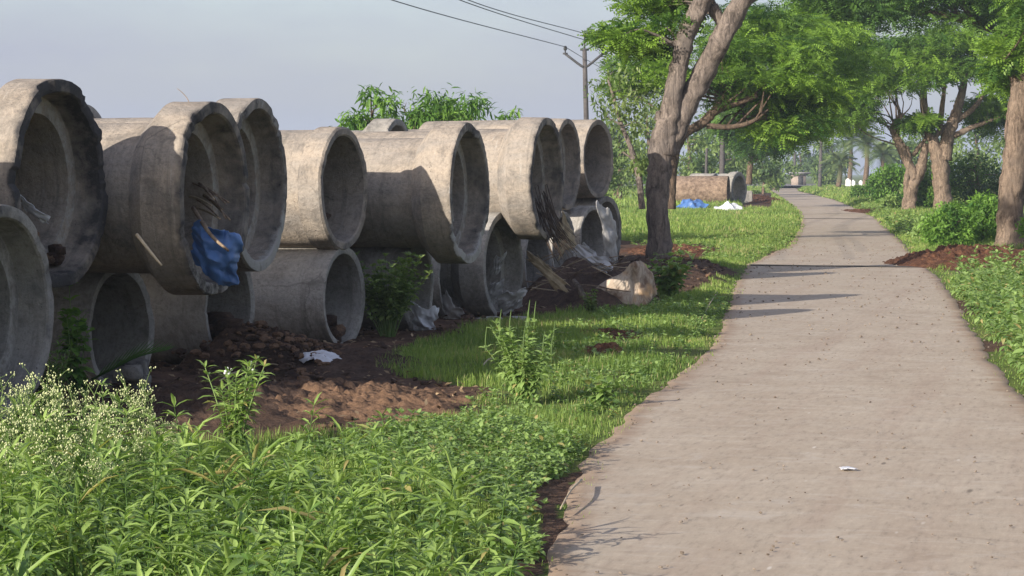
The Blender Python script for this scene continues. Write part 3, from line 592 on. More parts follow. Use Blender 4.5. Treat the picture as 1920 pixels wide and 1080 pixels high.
bs_ = [(1150, 300, 375, 70, 45, 12, 'far_leaf', 'light green bush on the grass behind the last pipe'), (1225, 330, 380, 60, 42, 8, 'bush', 'low bush behind the forked trunk'),
       (1672, 312, 390, 85, 62, 30, 'bush', 'bright green bush left of the forked pair of trees'), (1738, 318, 402, 80, 56, 24, 'bush', 'bush between the two trunks of the forked pair'), (1620, 345, 378, 45, 70, 10, 'crown_dark', 'dark low bush near the white posts'),
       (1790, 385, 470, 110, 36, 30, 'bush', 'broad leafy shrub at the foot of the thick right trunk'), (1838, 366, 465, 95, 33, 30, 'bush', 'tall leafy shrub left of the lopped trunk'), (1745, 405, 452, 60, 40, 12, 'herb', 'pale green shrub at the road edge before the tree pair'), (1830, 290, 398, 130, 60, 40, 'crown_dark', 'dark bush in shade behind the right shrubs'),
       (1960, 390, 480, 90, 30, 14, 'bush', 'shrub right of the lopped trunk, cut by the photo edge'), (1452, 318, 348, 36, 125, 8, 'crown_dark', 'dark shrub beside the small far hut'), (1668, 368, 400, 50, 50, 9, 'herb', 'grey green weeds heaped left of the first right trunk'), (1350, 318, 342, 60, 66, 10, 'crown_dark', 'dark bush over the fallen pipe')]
for (cx, t, b, wp, y, n, lf, lb) in bs_:
    y = min(CAMH * 2400 / (b - HOR), 80) if b > 368 else y
    bushy('bush', lb, cx, t, b, wp, y, n, lf, max(.11, .0030 * y), cat='bush', kind='leaf', per=150, up=.6)
# date palms far down the road
def palm(label, cx, base, crown, Y, L_, seed):
    b = at(cx, base, Y); c = at(cx + 3, crown, Y); root = empty('palm_tree', b); tag(root, label, 'palm tree')
    acc = Acc(); h = c - b; tube(acc, [[0, 0, -.2], h * .5 + [.1, 0, 0], h], [.26, .2, .18], 12, 9, .2); acc.obj('trunk', M['bark_dark'], root)
    acc = Acc(); r = random.Random(seed)
    for k in range(34):
        az = r.uniform(0, 6.28); el = r.uniform(-.5, 1.25); dr = np.array([math.cos(az) * math.cos(el), math.sin(az) * math.cos(el), math.sin(el)])
        P = [h, h + dr * L_ * .5 + [0, 0, -.1 * L_], h + dr * L_ * .95 + [0, 0, -.42 * L_]]; S = crom(P, 22); T = np.gradient(S, axis=0); T /= np.linalg.norm(T, axis=1)[:, None]
        side = np.cross(T, [0, 0, 1.]); side /= np.linalg.norm(side, axis=1)[:, None] + 1e-6; tone = r.random()
        for s in (-1, 1):
            ln = L_ * .26 * np.sin(np.linspace(.35, 2.9, 22))[:, None]; wd = T * .055 * L_ / 3
            tip = S + side * s * ln + T * ln * .5 + np.array([0, 0, -.12 * L_]) * .6
            v = np.concatenate([S - wd, S + wd, tip]); k_ = np.arange(22); acc.add(v, None, np.stack([k_, k_ + 22, k_ + 44], -1), tone)
    acc.obj('frond_crown', M['palm_leaf'], root, smooth=False)
palm('date palm with yellowing fronds left of the forked pair of trees', 1622, 345, 268, 108, 2.3, 1)
palm('low date palm with arching fronds near the white posts', 1572, 346, 304, 112, 2.0, 2)
palm('tall date palm behind, its crown against the gap of sky', 1592, 345, 262, 125, 2.4, 3)
palm('short palm at the right of the palm group in shade', 1652, 348, 288, 112, 2.1, 4)
# ------------------------------------------------------------------ poles and wires
def pole(label, cx, base, top, Y, wpx, arms=True):
    b = at(cx[0], base, Y); b[2] = min(b[2], .05); t = at(cx[1], top, Y); root = empty('utility_pole', b); tag(root, label, 'utility pole', 'utility poles along the fields')
    h = t - b; acc = Acc(); w_ = wpx * mpp(Y) / 2
    tube(acc, [[0, 0, 0], h * .5, h], [w_ * 1.25, w_ * 1.1, w_ * .9], 6, 8, 0); acc.obj('pole', M['polec'], root)
    if not arms: return root, h, b
    s = mpp(Y)
    acc = Acc(); box(acc, h + [0, 0, .02], (16 * s, .12, 4 * s)); tube(acc, [h, h + [0, 0, 20 * s]], [2 * s, 1.8 * s], 3, 6); tb = acc.obj('top_bracket', M['metal'], root)
    tips = []; arms_ = []
    for sd_ in (-1, 1):
        acc = Acc(); e = h + np.array([sd_ * 36 * s, 0, (-7 if sd_ < 0 else -5) * s + .0])
        tube(acc, [h + [sd_ * 2 * s, -.05, -30 * s], h + [sd_ * 7 * s, -.05, -29 * s], e], [2.6 * s, 2.6 * s, 2.6 * s], 7, 6); box(acc, e + [0, 0, .01], (9 * s, .1, 3 * s)); aobj = acc.obj('arm', M['metal'], root); tips.append(e); arms_.append(aobj)
    tops = [tips[0] + [0, 0, 2 * s], h + [0, 0, 20 * s], tips[1] + [0, 0, 2 * s]]; out = []
    for p, par in zip(tops, (arms_[0], tb, arms_[1])):
        acc = Acc(); tube(acc, [p, p + [0, 0, 4 * s], p + [0, 0, 6 * s], p + [0, 0, 11 * s], p + [0, 0, 13 * s]], [1.4 * s, 1.4 * s, 3.2 * s, 3.0 * s, 1.4 * s], 12, 8); acc.obj('insulator', M['dark'], par); out.append(b + p + [0, 0, 11 * s])
    return root, h, out
_, _, ins = pole('concrete power pole with two raised arms standing behind the last upper pipe', (1104, 1096), 345, 94, 46, 9)
wl = ['lower left power wire from the left arm of the near pole', 'power wire from the top of the near pole rising to the upper left', 'power wire from the right arm of the near pole']
mid = [(735, 0, 30), (878, 0, 33), (862, 0, 33)]; end = [(250, -190, 18), (480, -200, 20), (380, -220, 18)]
nxt = [(1330, 190, 72), (1352, 180, 72), (1375, 195, 72)]
for k in range(3):
    acc = Acc(); C = crom([at(*end[k]), at(*mid[k]), ins[k]], 40); tube(acc, C, [.014] * len(C), 60, 5); 
    P1 = at(*nxt[k]); C2 = np.array([ins[k] + (P1 - ins[k]) * t - np.array([0, 0, 1.0 * 4 * t * (1 - t) * .5]) for t in np.linspace(0, 1, 14)]); tube(acc, C2, [.012] * 14, 30, 5)
    tag(acc.obj('power_wire', M['wire']), wl[k], 'power wire', 'power wires of the near pole')
pole('grey pole between the trunks of the slim tree, beyond the fallen pipe', (1352, 1357), 342, 200, 72, 9, False)
pole('short grey post among the trees left of the tall grey pole', (1323, 1325), 345, 278, 72, 5, False)
pole('far pole left of the palms against the sky gap', (1537, 1540), 344, 258, 120, 6, False)
pole('farthest pole above the small hut', (1490, 1490), 342, 286, 150, 5, False)
# far hut, white posts
b = G(1496, 339); root = empty('hut', (b[0], 150 * K, 0)); bx = (1496 - 960) * mpp(150); root.location = (bx, 150 * K, 0); tag(root, 'tiny roadside hut with a grey sheet roof at the end of the road', 'hut')
s = mpp(150); acc = Acc(); box(acc, (0, 0, .75), (26 * s, 1.6, 1.5)); acc.obj('wall', M['wallbrick'], root)
acc = Acc(); box(acc, (1 * s, -.2, 1.72), (40 * s, 2.6, .12)); box(acc, (2 * s, -.2, 1.62), (38 * s, 2.4, .08)); acc.obj('roof', M['roof'], root)
acc = Acc(); box(acc, (3 * s, -.82, .7), (9 * s, .06, 1.2)); acc.obj('doorway', M['dark'], root)
for k, (cx, y0, y1, wp, lb) in enumerate([(1590, 327, 344, 9, 'white painted marker post beside the far road, left one'), (1600, 328, 342, 6, 'narrow white post close behind the left marker'), (1614, 328, 341, 7, 'white post half hidden by bushes, right one')]):
    Yp = 120 + k; p = at(cx, y1 + 2, Yp); s = mpp(Yp); acc = Acc(); hh = (y1 - y0 + 2) * s; box(acc, (0, 0, hh / 2), (wp * s, wp * s * .7, hh)); tube(acc, [[0, 0, hh], [0, 0, hh + .12]], [wp * s * .42, wp * s * .2], 4, 8)
    o = acc.obj('marker_post', M['whitepaint'], None, smooth=False); o.location = (p[0], p[1], min(p[2], .1)); tag(o, lb, 'post', 'white posts by the far road')
# fallen pipes on the far verge
def lying(label, c0, c1, Y, R, mat, tail=False):
    A = np.array(at(c0[0], c0[1], Y)); B = np.array(at(c1[0], c1[1], Y - .3)); A[2] = B[2] = R * .93 + .1
    root = empty('concrete_pipe', ((A[0] + B[0]) / 2, (A[1] + B[1]) / 2, A[2] - R)); tag(root, label, 'pipe', 'pipes left lying on the far verge')
    dv = B - A; Ln = np.linalg.norm(dv[:2]); root.rotation_euler = (0, 0, math.atan2(dv[1], dv[0]))
    P = dense([(-Ln, R * .84, 0, 0), (-Ln, R, .3, .3), (-.04, R, .2, .2), (0, R * .98, .3, .6), (0, R * .86, .4, .6), (-.05, R * .84, .2, 0), (-Ln, R * .84, 0, 0)], .12)
    acc = Acc(); lathe(acc, P, 60, 31 + int(Y), .55, .05, .02); o = acc.obj('barrel', M[mat], root); o.location = (Ln / 2, 0, R)
    if tail:
        S = dense([(-.5, R * .98, .1, 0), (-.4, R * 1.12, .1, 0), (-.03, R * 1.12, .1, .2), (0, R * 1.08, .2, .5), (0, R * .97, .2, .5), (-.2, R * .95, .1, 0)], .1); acc = Acc(); lathe(acc, S, 60, 9, .3, .05, .01); o = acc.obj('socket', M[mat], root); o.location = (Ln / 2, 0, R)
lying('rough brown pipe lying lengthwise on the far grass behind the blue tarp', (1264, 358), (1366, 356), 64, .74, 'red_rough')
lying('grey pipe lying just behind the rough brown one', (1298, 350), (1342, 350), 66, .80, 'concrete_grey')
lying('grey pipe end standing out right of the rough brown pipe', (1352, 352), (1386, 352), 65.5, .80, 'concrete_grey', True)
p = at(1399, 370, 68); acc = Acc(); n_ = 1; box(acc, (0, 0, .34), (.60, .5, .68), .2); o = acc.obj('concrete_block', M['concrete_grey'], None, smooth=False); o.location = (p[0], p[1], .05)
bm = bmesh.new(); bm.from_mesh(o.data); bmesh.ops.bevel(bm, geom=bm.edges[:], offset=.05, segments=2, affect='EDGES'); bm.to_mesh(o.data); bm.free(); tag(o, 'small square concrete block right of the fallen pipes', 'block')

# ------------------------------------------------------------------ soil heaps, clods, rubbish
def heap(label, c, rx, ry, h, seed, mat='red_soil', nr=34, ns=90, red=.2, name='soil_heap', lump=1.9):
    acc = Acc(); th = np.arange(ns) * 2 * math.pi / ns; V = [[0, 0, h]]; A = [red]
    for k in range(1, nr + 1):
        t = k / nr; e = .78 + .44 * fbm(np.cos(th) * 1.8 + seed, np.sin(th) * 1.8, seed, 3); x = np.cos(th) * rx * t * e; y = np.sin(th) * ry * K * t * e
        wx, wy = x + c[0], y + c[1]
        z = h * (1 - t ** 1.6) * (.55 + .8 * fbm(wx * 2.1, wy * 2.1, seed + 2, 3)) + lump * (.07 * (fbm(wx * 7, wy * 7, seed + 5, 4) - .5) + .05 * np.abs(fbm(wx * 16, wy * 16, seed + 7, 3) - .5)) * (1 - t ** 4)
        z = z + gh(wx, wy) - (c[2] if len(c) > 2 else 0) - .045 * t ** 3
        V += list(np.column_stack([x, y, z])); A += list(red + .9 * (fbm(wx * 1.6, wy * 1.6, seed + 9, 3) - .5))
    j = np.arange(ns); t0 = np.stack([0 * j, 1 + j, 1 + (j + 1) % ns], -1)
    k = np.arange(nr - 1)[:, None]; a = 1 + k * ns + j; b_ = 1 + k * ns + (j + 1) % ns
    acc.add(V, np.stack([a, a + ns, b_ + ns, b_], -1).reshape(-1, 4), t0, A)
    o = acc.obj(name, M[mat]); o.location = (c[0], c[1], 0); return tag(o, label, 'soil heap')
hY = lambda a, b: (a, b * K)
def hp(px_, py_): g = G(px_, py_); return (g[0], g[1])
heap('long mound of dug reddish earth in front of the lower pipes', hp(640, 768), 1.3, .8, .13, 11, 'soil', 80, 220, .56)
heap('dark soil mound left of the reddish one behind the flowering weeds', hp(430, 775), .95, .9, .12, 12, 'soil', 60, 160, .2)
heap('brown earth spread round the foot of the forked trunk', hp(1262, 475), 1.2, 2.1, .10, 13, red=.35, lump=2.4, nr=70, ns=180)
heap('reddish earth heap on the far left verge by the fallen pipes', hp(1416, 380), 1.6, 9, .30, 14, red=.35, lump=4, nr=70, ns=180)
heap('brown clod heap at the right road edge below the lopped trunk', hp(1822, 496), 1.7, 2.1, .28, 15, red=.25, lump=3.2, nr=80, ns=200)
heap('low reddish scrape of earth on the left grass verge', hp(1160, 638), .5, .5, .05, 16, red=.55, nr=20)
heap('small reddish clod patch nearer on the left grass verge', hp(1130, 670), .3, .3, .06, 17, red=.5, nr=20)
heap('small brown earth spill at the right road edge before the trees', hp(1622, 398), .9, 4, .12, 18, red=.4, nr=20)
heap('dark rubbish heap of earth and twigs under the twig-filled pipe', hY(.95, 16.2), 1.0, 1.3, .55, 19, 'soil', 40, 110, .15)
heap('brown rubble spilling out of the lower pipe under the tarp pipe', hY(-2.25, 10.9), .65, .4, .40, 20, 'soil', 30, 80, .4, lump=2)
heap('dark churned earth before the clean-rimmed lower pipe', hp(640, 690), 1.0, .9, .10, 22, 'soil', 40, 110, .12, lump=1.4)
# single clods scattered on the bare earth: one object, nobody could count them
def rock_tpl(seed):
    bm = bmesh.new(); bmesh.ops.create_icosphere(bm, subdivisions=2, radius=1)
    v = np.array([x.co[:] for x in bm.verts]); t = np.array([[x.index for x in f.verts] for f in bm.faces]); bm.free()
    k = 1 + .9 * (fbm(v[:, 0] * 1.8 + seed, v[:, 1] * 1.8 + v[:, 2] * 1.5, seed, 4) - .5) * 2; return np.clip(v * k[:, None], -.8, .8) * [1.15, .85, .6], t
acc = Acc(); n = 5200; Xs = rng.uniform(-4.5, 3.5, n); Ys = rng.uniform(15, 45, n); ok = (soilmask(Xs, Ys) > .8) & (xl(Ys) - Xs > .25); Xs, Ys = Xs[ok], Ys[ok]
for k in range(4):
    s_ = slice(k, None, 4); x, y = Xs[s_], Ys[s_]; m = len(x); tv, tt = rock_tpl(k + 3); sz = .012 + .05 * rng.random(m) ** 4
    acc.inst(tv, None, tt, rotm(rng.uniform(0, 6.3, m), rng.normal(0, .4, m)) * sz[:, None, None], np.column_stack([x, y, gh(x, y) + sz * .35]), rng.uniform(0, .6, m))
tv, tt = rock_tpl(8); n = 480; x = rng.normal(-1.9, .35, n); y = rng.normal(20.4, .9, n); sz = .015 + .05 * rng.random(n) ** 2; acc.inst(tv, None, tt, rotm(rng.uniform(0, 6.3, n), rng.normal(0, .5, n)) * sz[:, None, None], np.column_stack([x, y, .04 + np.clip(.34 - .35 * np.hypot(x + 2.2, (y - 20.4) / 1.7), 0, 1)]), rng.uniform(0, 1, n))
tag(acc.obj('loose_clods', M['soil'], None, False), 'crumbs of earth strewn on the bare ground by the pipes', 'earth', kind='stuff')
def clump(label, P, r, seed, mat='soil', cat='clod', name='soil_clod', group=None, sq=(1, 1, 1)):
    acc = Acc(); 
    for k in range(7):
        tv, tt = rock_tpl(seed + k); o_ = np.random.default_rng(seed + k).normal(0, .28, 3) * r * sq; acc.add(tv * r * (.4 + .5 * ((seed * 7 + k * 13) % 10) / 10) * [.9, 1, 1.2] + o_, None, tt, ((seed + k * 3) % 10) / 14)
    o = acc.obj(name, M[mat]); o.location = P; return tag(o, label, cat, group)
def inpipe(key, ax, ang, rr):                                   # a point inside a pipe: ax metres behind the mouth, ang from the bottom, rr of the radius
    c, R, th = PIPES[key]; a = np.array([math.cos(rad(th)), -math.sin(rad(th)), 0]); s = np.array([math.sin(rad(th)), math.cos(rad(th)), 0])
    return c - a * ax + s * math.sin(rad(ang)) * rr * R + np.array([0, 0, -math.cos(rad(ang)) * rr * R])
clump('dark clods stuck in the smooth-mouthed upper pipe', inpipe('U4', .15, -40, .62), .13, 3, sq=(.8, .5, 1.6))
clump('clump of dry leaves low in the last upper pipe', inpipe('U8', .25, -25, .6), .15, 5, sq=(.7, .7, 1.5))
clump('brown clump inside the black-stained pipe mouth', inpipe('U1', .15, 20, .72), .09, 8)
clump('dark lump beside the white scrap in the black-stained pipe', inpipe('U1', .2, -25, .62), .11, 21, sq=(1, .6, 1.3))
clump('heap of brown rubble lying in the lower pipe under the tarp pipe', inpipe('L3', .1, -10, .45), .22, 9, sq=(1, 1, 1))
clump('dark earth in the mouth of the clean-rimmed lower pipe', inpipe('L4', .12, -15, .7), .16, 33)
clump('reddish clod on the rim of the ragged-rim upper pipe', inpipe('U5', .18, -40, .58), .05, 13)
g = G(688, 690); clump('single reddish clod on the dark earth before the pipes', (g[0], g[1], .07), .045, 14, 'red_soil')
g = G(250, 735); clump('grey rock in shade below the palm frond', (g[0] + .02, g[1], .12), .17, 15, 'concrete_grey', 'rock', 'rock')
def sheet(name, label, cat, mat, c, u, v, amp, seed, group=None, n=34, m=30, fold=3.0):
    acc = Acc(); c = np.asarray(c, float); u = np.asarray(u, float); v = np.asarray(v, float); nn = np.cross(u, v); nn /= np.linalg.norm(nn)
    p, q = np.meshgrid(np.linspace(-1, 1, n), np.linspace(-1, 1, m)); r = np.random.default_rng(seed); hgt = 0; dp = 0; dq = 0
    for k in range(7):                                          # sharp creases running in several directions, fading in and out
        a_ = r.uniform(0, math.pi); fr = fold * r.uniform(.35, 1.25); t = (p * math.cos(a_) + q * math.sin(a_)) * fr + r.uniform(0, 9) + .8 * fbm(p * 1.3 + k * 7, q * 1.3 + seed, seed + k, 2)
        tri = np.abs((t % 2) - 1); wgt = sm(.3, .65, fbm(p * 1.1 + 3 * k, q * 1.1 + seed, seed + 20 + k, 2)) / fr ** .5
        hgt = hgt + wgt * (tri - .5); dp = dp + .06 * wgt * math.cos(a_) * np.cos(t * math.pi); dq = dq + .06 * wgt * math.sin(a_) * np.cos(t * math.pi)
    rag = lambda z, k: .50 + 1.0 * fbm(z * 1.6 + seed, z * 0 + k, seed + k, 4)
    P_ = p * rag(q, 1) * (1 - .25 * q * (seed % 2)) + dp + .18 * q * math.sin(seed); Q_ = q * rag(p, 2) + dq
    sag = -amp * .9 * (p * p + .4 * q * q)
    V = (P_[..., None] * u + Q_[..., None] * v + (amp * 1.25 * hgt + sag)[..., None] * nn).reshape(-1, 3)
    i = (np.arange(m - 1) * n)[:, None]; j = np.arange(n - 1)[None]; acc.add(V, np.stack([i + j, i + j + 1, i + n + j + 1, i + n + j], -1).reshape(-1, 4))
    o = acc.obj(name, M[mat], None); o.location = c; o.data.set_sharp_from_angle(angle=rad(38))
    md = o.modifiers.new('thick', 'SOLIDIFY'); md.thickness = .003; return tag(o, label, cat, group)
c = inpipe('U2', .02, 4, .78); s_ = mpp(9.4)
sheet('blue_tarp', 'crumpled blue tarp hanging out of the pipe with the sticks', 'tarp', 'tarp', at(404, 480, 9.26), (37 * s_, .05, -20 * s_), (16 * s_, -.05, 44 * s_), .085, 4, fold=2.6, n=44, m=40)
sheet('white_scrap', 'white scrap of sack on the rim of the black-stained pipe', 'plastic scrap', 'white_plastic', at(62, 398, 8.62), (28 * mpp(8), .03, -24 * mpp(8)), (6 * mpp(8), -.05, 9 * mpp(8)), .02, 6)
sheet('white_scrap', 'white torn scrap lying on the dark earth before the pipes', 'plastic scrap', 'white_plastic', G(600, 700) + [0, 0, .16], (38 * mpp(10.3), -.03, -.01), (0, .13, .03), .035, 9, n=44, m=36)
sheet('plastic_sheet', 'white torn plastic below the green bush by the chipped collar pipe', 'plastic sheet', 'white_plastic', at(795, 604, 13.05), (22 * mpp(13), .02, -.04), (4 * mpp(13), -.08, 27 * mpp(13)), .06, 12)
sheet('plastic_sheet', 'grey white plastic sheet fanned against the pipe set back in shade', 'plastic sheet', 'dirty_plastic', at(838, 585, 14.2), (16 * mpp(14), -.03, -20 * mpp(14)), (9 * mpp(14), -.1, 22 * mpp(14)), .04, 14)
for k, (a, b_, uu, vv, lb) in enumerate([(932, 500, 16, 30, 'grey plastic strip hanging upright in the sheet-filled pipe'), (925, 548, 26, 24, 'grey plastic sheet bunched at the left in the sheet-filled pipe'), (958, 566, 30, 26, 'broad grey plastic sheet at the bottom of the sheet-filled pipe')]):
    sheet('plastic_sheet', lb, 'plastic sheet', 'dirty_plastic', at(a, b_, 14.66 - .03 * k), (uu * .75 * mpp(14.4), -.02, .03), (5 * mpp(14.4), -.06, vv * .7 * mpp(14.4)), .045, 20 + k)
sheet('plastic_sheet', 'dirty plastic trodden into the earth before the sheet-filled pipe', 'plastic sheet', 'dirty_plastic', G(950, 605) + [0, 0, .05], (62 * mpp(14), -.15, 0), (.03, .25, .02), .05, 31, n=44, m=36)
sheet('white_sack', 'white striped sack slumped on the rubbish heap', 'sack', 'white_plastic', at(1110, 486, 15.6), (30 * mpp(15.6), -.06, -19 * mpp(15.6)), (7 * mpp(15.6), -.06, 9 * mpp(15.6)), .05, 35, n=44, m=36)
sheet('plastic_sheet', 'pale sheet draped over the end of the stack below the last pipe', 'plastic sheet', 'dirty_plastic', at(1148, 440, 18.2), (20 * mpp(18), .25, -22 * mpp(18)), (-6 * mpp(18), -.12, 46 * mpp(18)), .05, 38, n=44, m=40, fold=1.6)
sheet('plastic_sheet', 'pale brown sheet leaning below the twigs of the sunlit-band pipe', 'plastic sheet', 'sheath', at(1062, 440, 15.6), (12 * mpp(15.6), .1, 12 * mpp(15.6)), (-8 * mpp(15.6), -.1, 34 * mpp(15.6)), .03, 41)
sheet('blue_tarp', 'blue and grey tarp bundled on the far grass before the fallen pipe', 'tarp', 'tarp', at(1299, 386, 55) + [0, 0, .1], (24 * mpp(55), .1, 0), (0, .4, .22), .16, 44, n=44, m=36)
sheet('white_sack', 'white sack lying on the far grass beside the reddish heap', 'sack', 'white_plastic', at(1366, 392, 53) + [0, 0, .1], (30 * mpp(53), .1, 0), (0, .5, .2), .15, 47, n=44, m=36)
sheet('white_scrap', 'scrap of white paper lying on the road', 'plastic scrap', 'white_plastic', G(1588, 876, .03), (.035, 0, .001), (0, .05, 0), .003, 49)
sheet('palm_sheath', 'dry brown palm sheath leaning on the rubbish by the sheet-filled pipe', 'palm sheath', 'sheath', at(1025, 508, 15.0), (34 * mpp(15), -.1, -34 * mpp(15)), (6 * mpp(15), .02, 8 * mpp(15)), .03, 52)
# sticks
def stick(label, P, r, mat='twig', group=None, name='stick'):
    P = np.asarray(P, float); acc = Acc(); tube(acc, P - P[0], np.linspace(r, r * .55, len(P)), 9, 6, .15, 3); o = acc.obj(name, M[mat]); o.location = P[0]; return tag(o, label, 'stick', group)
rr_ = random.Random(5)
for k in range(16):
    x0, y0 = rr_.uniform(348, 385), rr_.uniform(340, 430); x1 = x0 + rr_.uniform(25, 60); y1 = y0 + rr_.uniform(18, 70)
    stick('brown stick jammed in the mouth of the tarp pipe', [at(x0, y0, 9.75), at((x0 + x1) / 2, (y0 + y1) / 2 - 3, 9.55), at(x1, y1, 9.3)], rr_.uniform(.006, .014), 'twig' if k % 3 else 'pale_stick', 'sticks jammed in the tarp pipe')
stick('dark stick crossing in front of the blue tarp', [at(362, 390, 9.35), at(395, 440, 9.15), at(428, 470, 9.02)], .018)
stick('pale stick poking out below the tarp pipe', [at(256, 440, 8.75), at(280, 470, 8.7), at(303, 498, 8.68)], .014, 'pale_stick')
for k in range(40):
    x0 = rr_.uniform(1003, 1030); y0 = rr_.uniform(345, 400); x1 = x0 + rr_.uniform(25, 62); y1 = rr_.uniform(440, 500)
    stick('thin dark twig hanging from the twig-filled upper pipe', [at(x0, y0, 14.78), at(x0 + (x1 - x0) * .45, y0 + (y1 - y0) * .6, 14.66), at(x1, y1, 14.74)], rr_.uniform(.003, .008), 'dark_twig', 'twigs hanging from the twig-filled pipe')
for k in range(46):
    x0 = rr_.uniform(985, 1160); y0 = rr_.uniform(490, 560); d_ = 15.6 + rr_.uniform(-.5, .6); a = rr_.uniform(-1, 1)
    stick('dry twig lying on the rubbish heap', [at(x0, y0, d_), at(x0 + 20, y0 + 12 * a, d_ - .1), at(x0 + rr_.uniform(35, 60), y0 + 24 * a, d_ - .1)], rr_.uniform(.004, .011), 'twig' if k % 4 else 'pale_stick', 'twigs on the rubbish heap')
for (a, b_, lb) in (((485, 684), (540, 690), 'pale stick on the dark earth left of the white scrap'), ((410, 716), (458, 695), 'pale stick propped in shade under the rubble pipe'), ((905, 686), (925, 672), 'short pale stick before the green bush'), ((1090, 900), (1050, 955), 'dry forked twig on the bare shoulder of the road'), ((1345, 548), (1315, 600), 'dry reed stalk leaning right of the stump plant')):
    stick(lb, [G(*a, .06), (G(*a, .06) + G(*b_, .05)) / 2 + [0, 0, .02], G(*b_, .05)], .008, 'pale_stick')
stick('short thick cut branch left of the pale stump', [at(1093, 556, 14.6), at(1086, 540, 14.6), at(1076, 526, 14.7)], .05, 'bark' if 'bark' in M else 'twig')
# hacked stump
bm = bmesh.new(); s_ = mpp(15.3)
pts = [(1098, 556, 0), (1122, 575, -.25), (1165, 585, -.30), (1215, 578, -.2), (1232, 552, .1), (1222, 512, .1), (1201, 486, 0), (1190, 490, -.12), (1150, 520, -.15), (1110, 546, -.1), (1205, 560, .5), (1140, 565, .45), (1190, 500, .22), (1225, 540, .3)]
for p in pts: bm.verts.new(at(p[0], p[1], 15.3 + p[2] / K))
bmesh.ops.convex_hull(bm, input=bm.verts[:])
bmesh.ops.triangulate(bm, faces=bm.faces[:]); bmesh.ops.subdivide_edges(bm, edges=bm.edges[:], cuts=9, use_grid_fill=True); bmesh.ops.smooth_vert(bm, verts=bm.verts[:], factor=.12, use_axis_x=True, use_axis_y=True, use_axis_z=True)
base = np.array(at(1165, 575, 15.3))
for v in bm.verts:
    co = np.array(v.co); k = (fbm(co[0] * 5, co[2] * 4 + co[1] * 3, 3, 4) - .5) * .16 - .07 * max(0, float(vn(co[0] * 11, co[2] * 3 + co[1] * 5, 4)) - .62) * 3
    v.co = Vector(co - base + np.array(v.normal) * k)
bmesh.ops.recalc_face_normals(bm, faces=bm.faces[:]); me = bpy.data.meshes.new('tree_stump'); bm.to_mesh(me); bm.free(); me.materials.append(M['stump'])
for p in me.polygons: p.use_smooth = True
o = bpy.data.objects.new('tree_stump', me); COL.objects.link(o); o.location = base; tag(o, 'pale hacked tree stump with peeling bark at the edge of the grass verge', 'stump')

# ------------------------------------------------------------------ plants
def leafy(acc, base, h, nn, per, ln, droop=.5, lean=(0, 0), tone=(0, 1), taper=.4, start=.15, wide=1.0, dry=.04):
    # leaves set along one stem
    t = np.linspace(start, 1, nn); n = nn * per; tt = np.repeat(t, per)
    az = np.tile(np.arange(per) * 2 * math.pi / per, nn) + np.repeat(rng.uniform(0, 6.3, nn), per) + rng.normal(0, .25, n)
    P = np.asarray(base) + np.column_stack([lean[0] * tt ** 1.5, lean[1] * tt ** 1.5, h * tt])
    tilt = (tt - .45) * 1.5 - droop * .3 + rng.normal(0, .22, n)
    size = ln * (1 - taper * np.abs(tt - .55) * 1.3) * rng.uniform(.75, 1.2, n)
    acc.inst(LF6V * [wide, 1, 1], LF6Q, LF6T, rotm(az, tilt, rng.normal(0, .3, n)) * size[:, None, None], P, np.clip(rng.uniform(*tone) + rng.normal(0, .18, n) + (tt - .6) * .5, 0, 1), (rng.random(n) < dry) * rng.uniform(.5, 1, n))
def stemtube(acc, base, h, lean, r):
    b = np.asarray(base, float); tube(acc, [b, b + [lean[0] * .35, lean[1] * .35, h * .5], b + [lean[0], lean[1], h]], [r, r * .8, r * .4], 5, 4, 0, 0, cap=False)
# dense bed of lance-leaved weeds along the bottom left: ground cover
WEEDP = poly((-1400, 1300), (-500, 900), (0, 890), (220, 905), (360, 955), (560, 945), (720, 945), (850, 985), (920, 1030), (965, 1100), (940, 1400))
acc = Acc(); n = 3600; Xs = rng.uniform(-4.2, .25, n); Ys = rng.uniform(7, 15.8, n); ok = inpoly(Xs, Ys, WEEDP); Xs, Ys = Xs[ok][:560], Ys[ok][:560]
for x, y in zip(Xs, Ys):
    edge = xl(y) - x; h = (.18 + .36 * rng.random() ** 1.6) * (.6 + .4 * min(1, edge / 1.0)); l = rng.normal(0, .08, 2)
    sp = rng.random()
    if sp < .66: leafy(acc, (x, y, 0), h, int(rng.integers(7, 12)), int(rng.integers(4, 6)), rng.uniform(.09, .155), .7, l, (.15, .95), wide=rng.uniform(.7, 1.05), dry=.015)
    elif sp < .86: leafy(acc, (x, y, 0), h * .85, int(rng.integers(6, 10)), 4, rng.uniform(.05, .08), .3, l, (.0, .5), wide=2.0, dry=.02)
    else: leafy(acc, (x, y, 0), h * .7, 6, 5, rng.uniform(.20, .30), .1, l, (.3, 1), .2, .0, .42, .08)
    stemtube(acc, (x, y, 0), h, l, .004)
tag(acc.obj('weed_cover', M['weed']), 'dense bed of bright green lance-leaved weeds along the bottom left', 'weeds', kind='stuff')
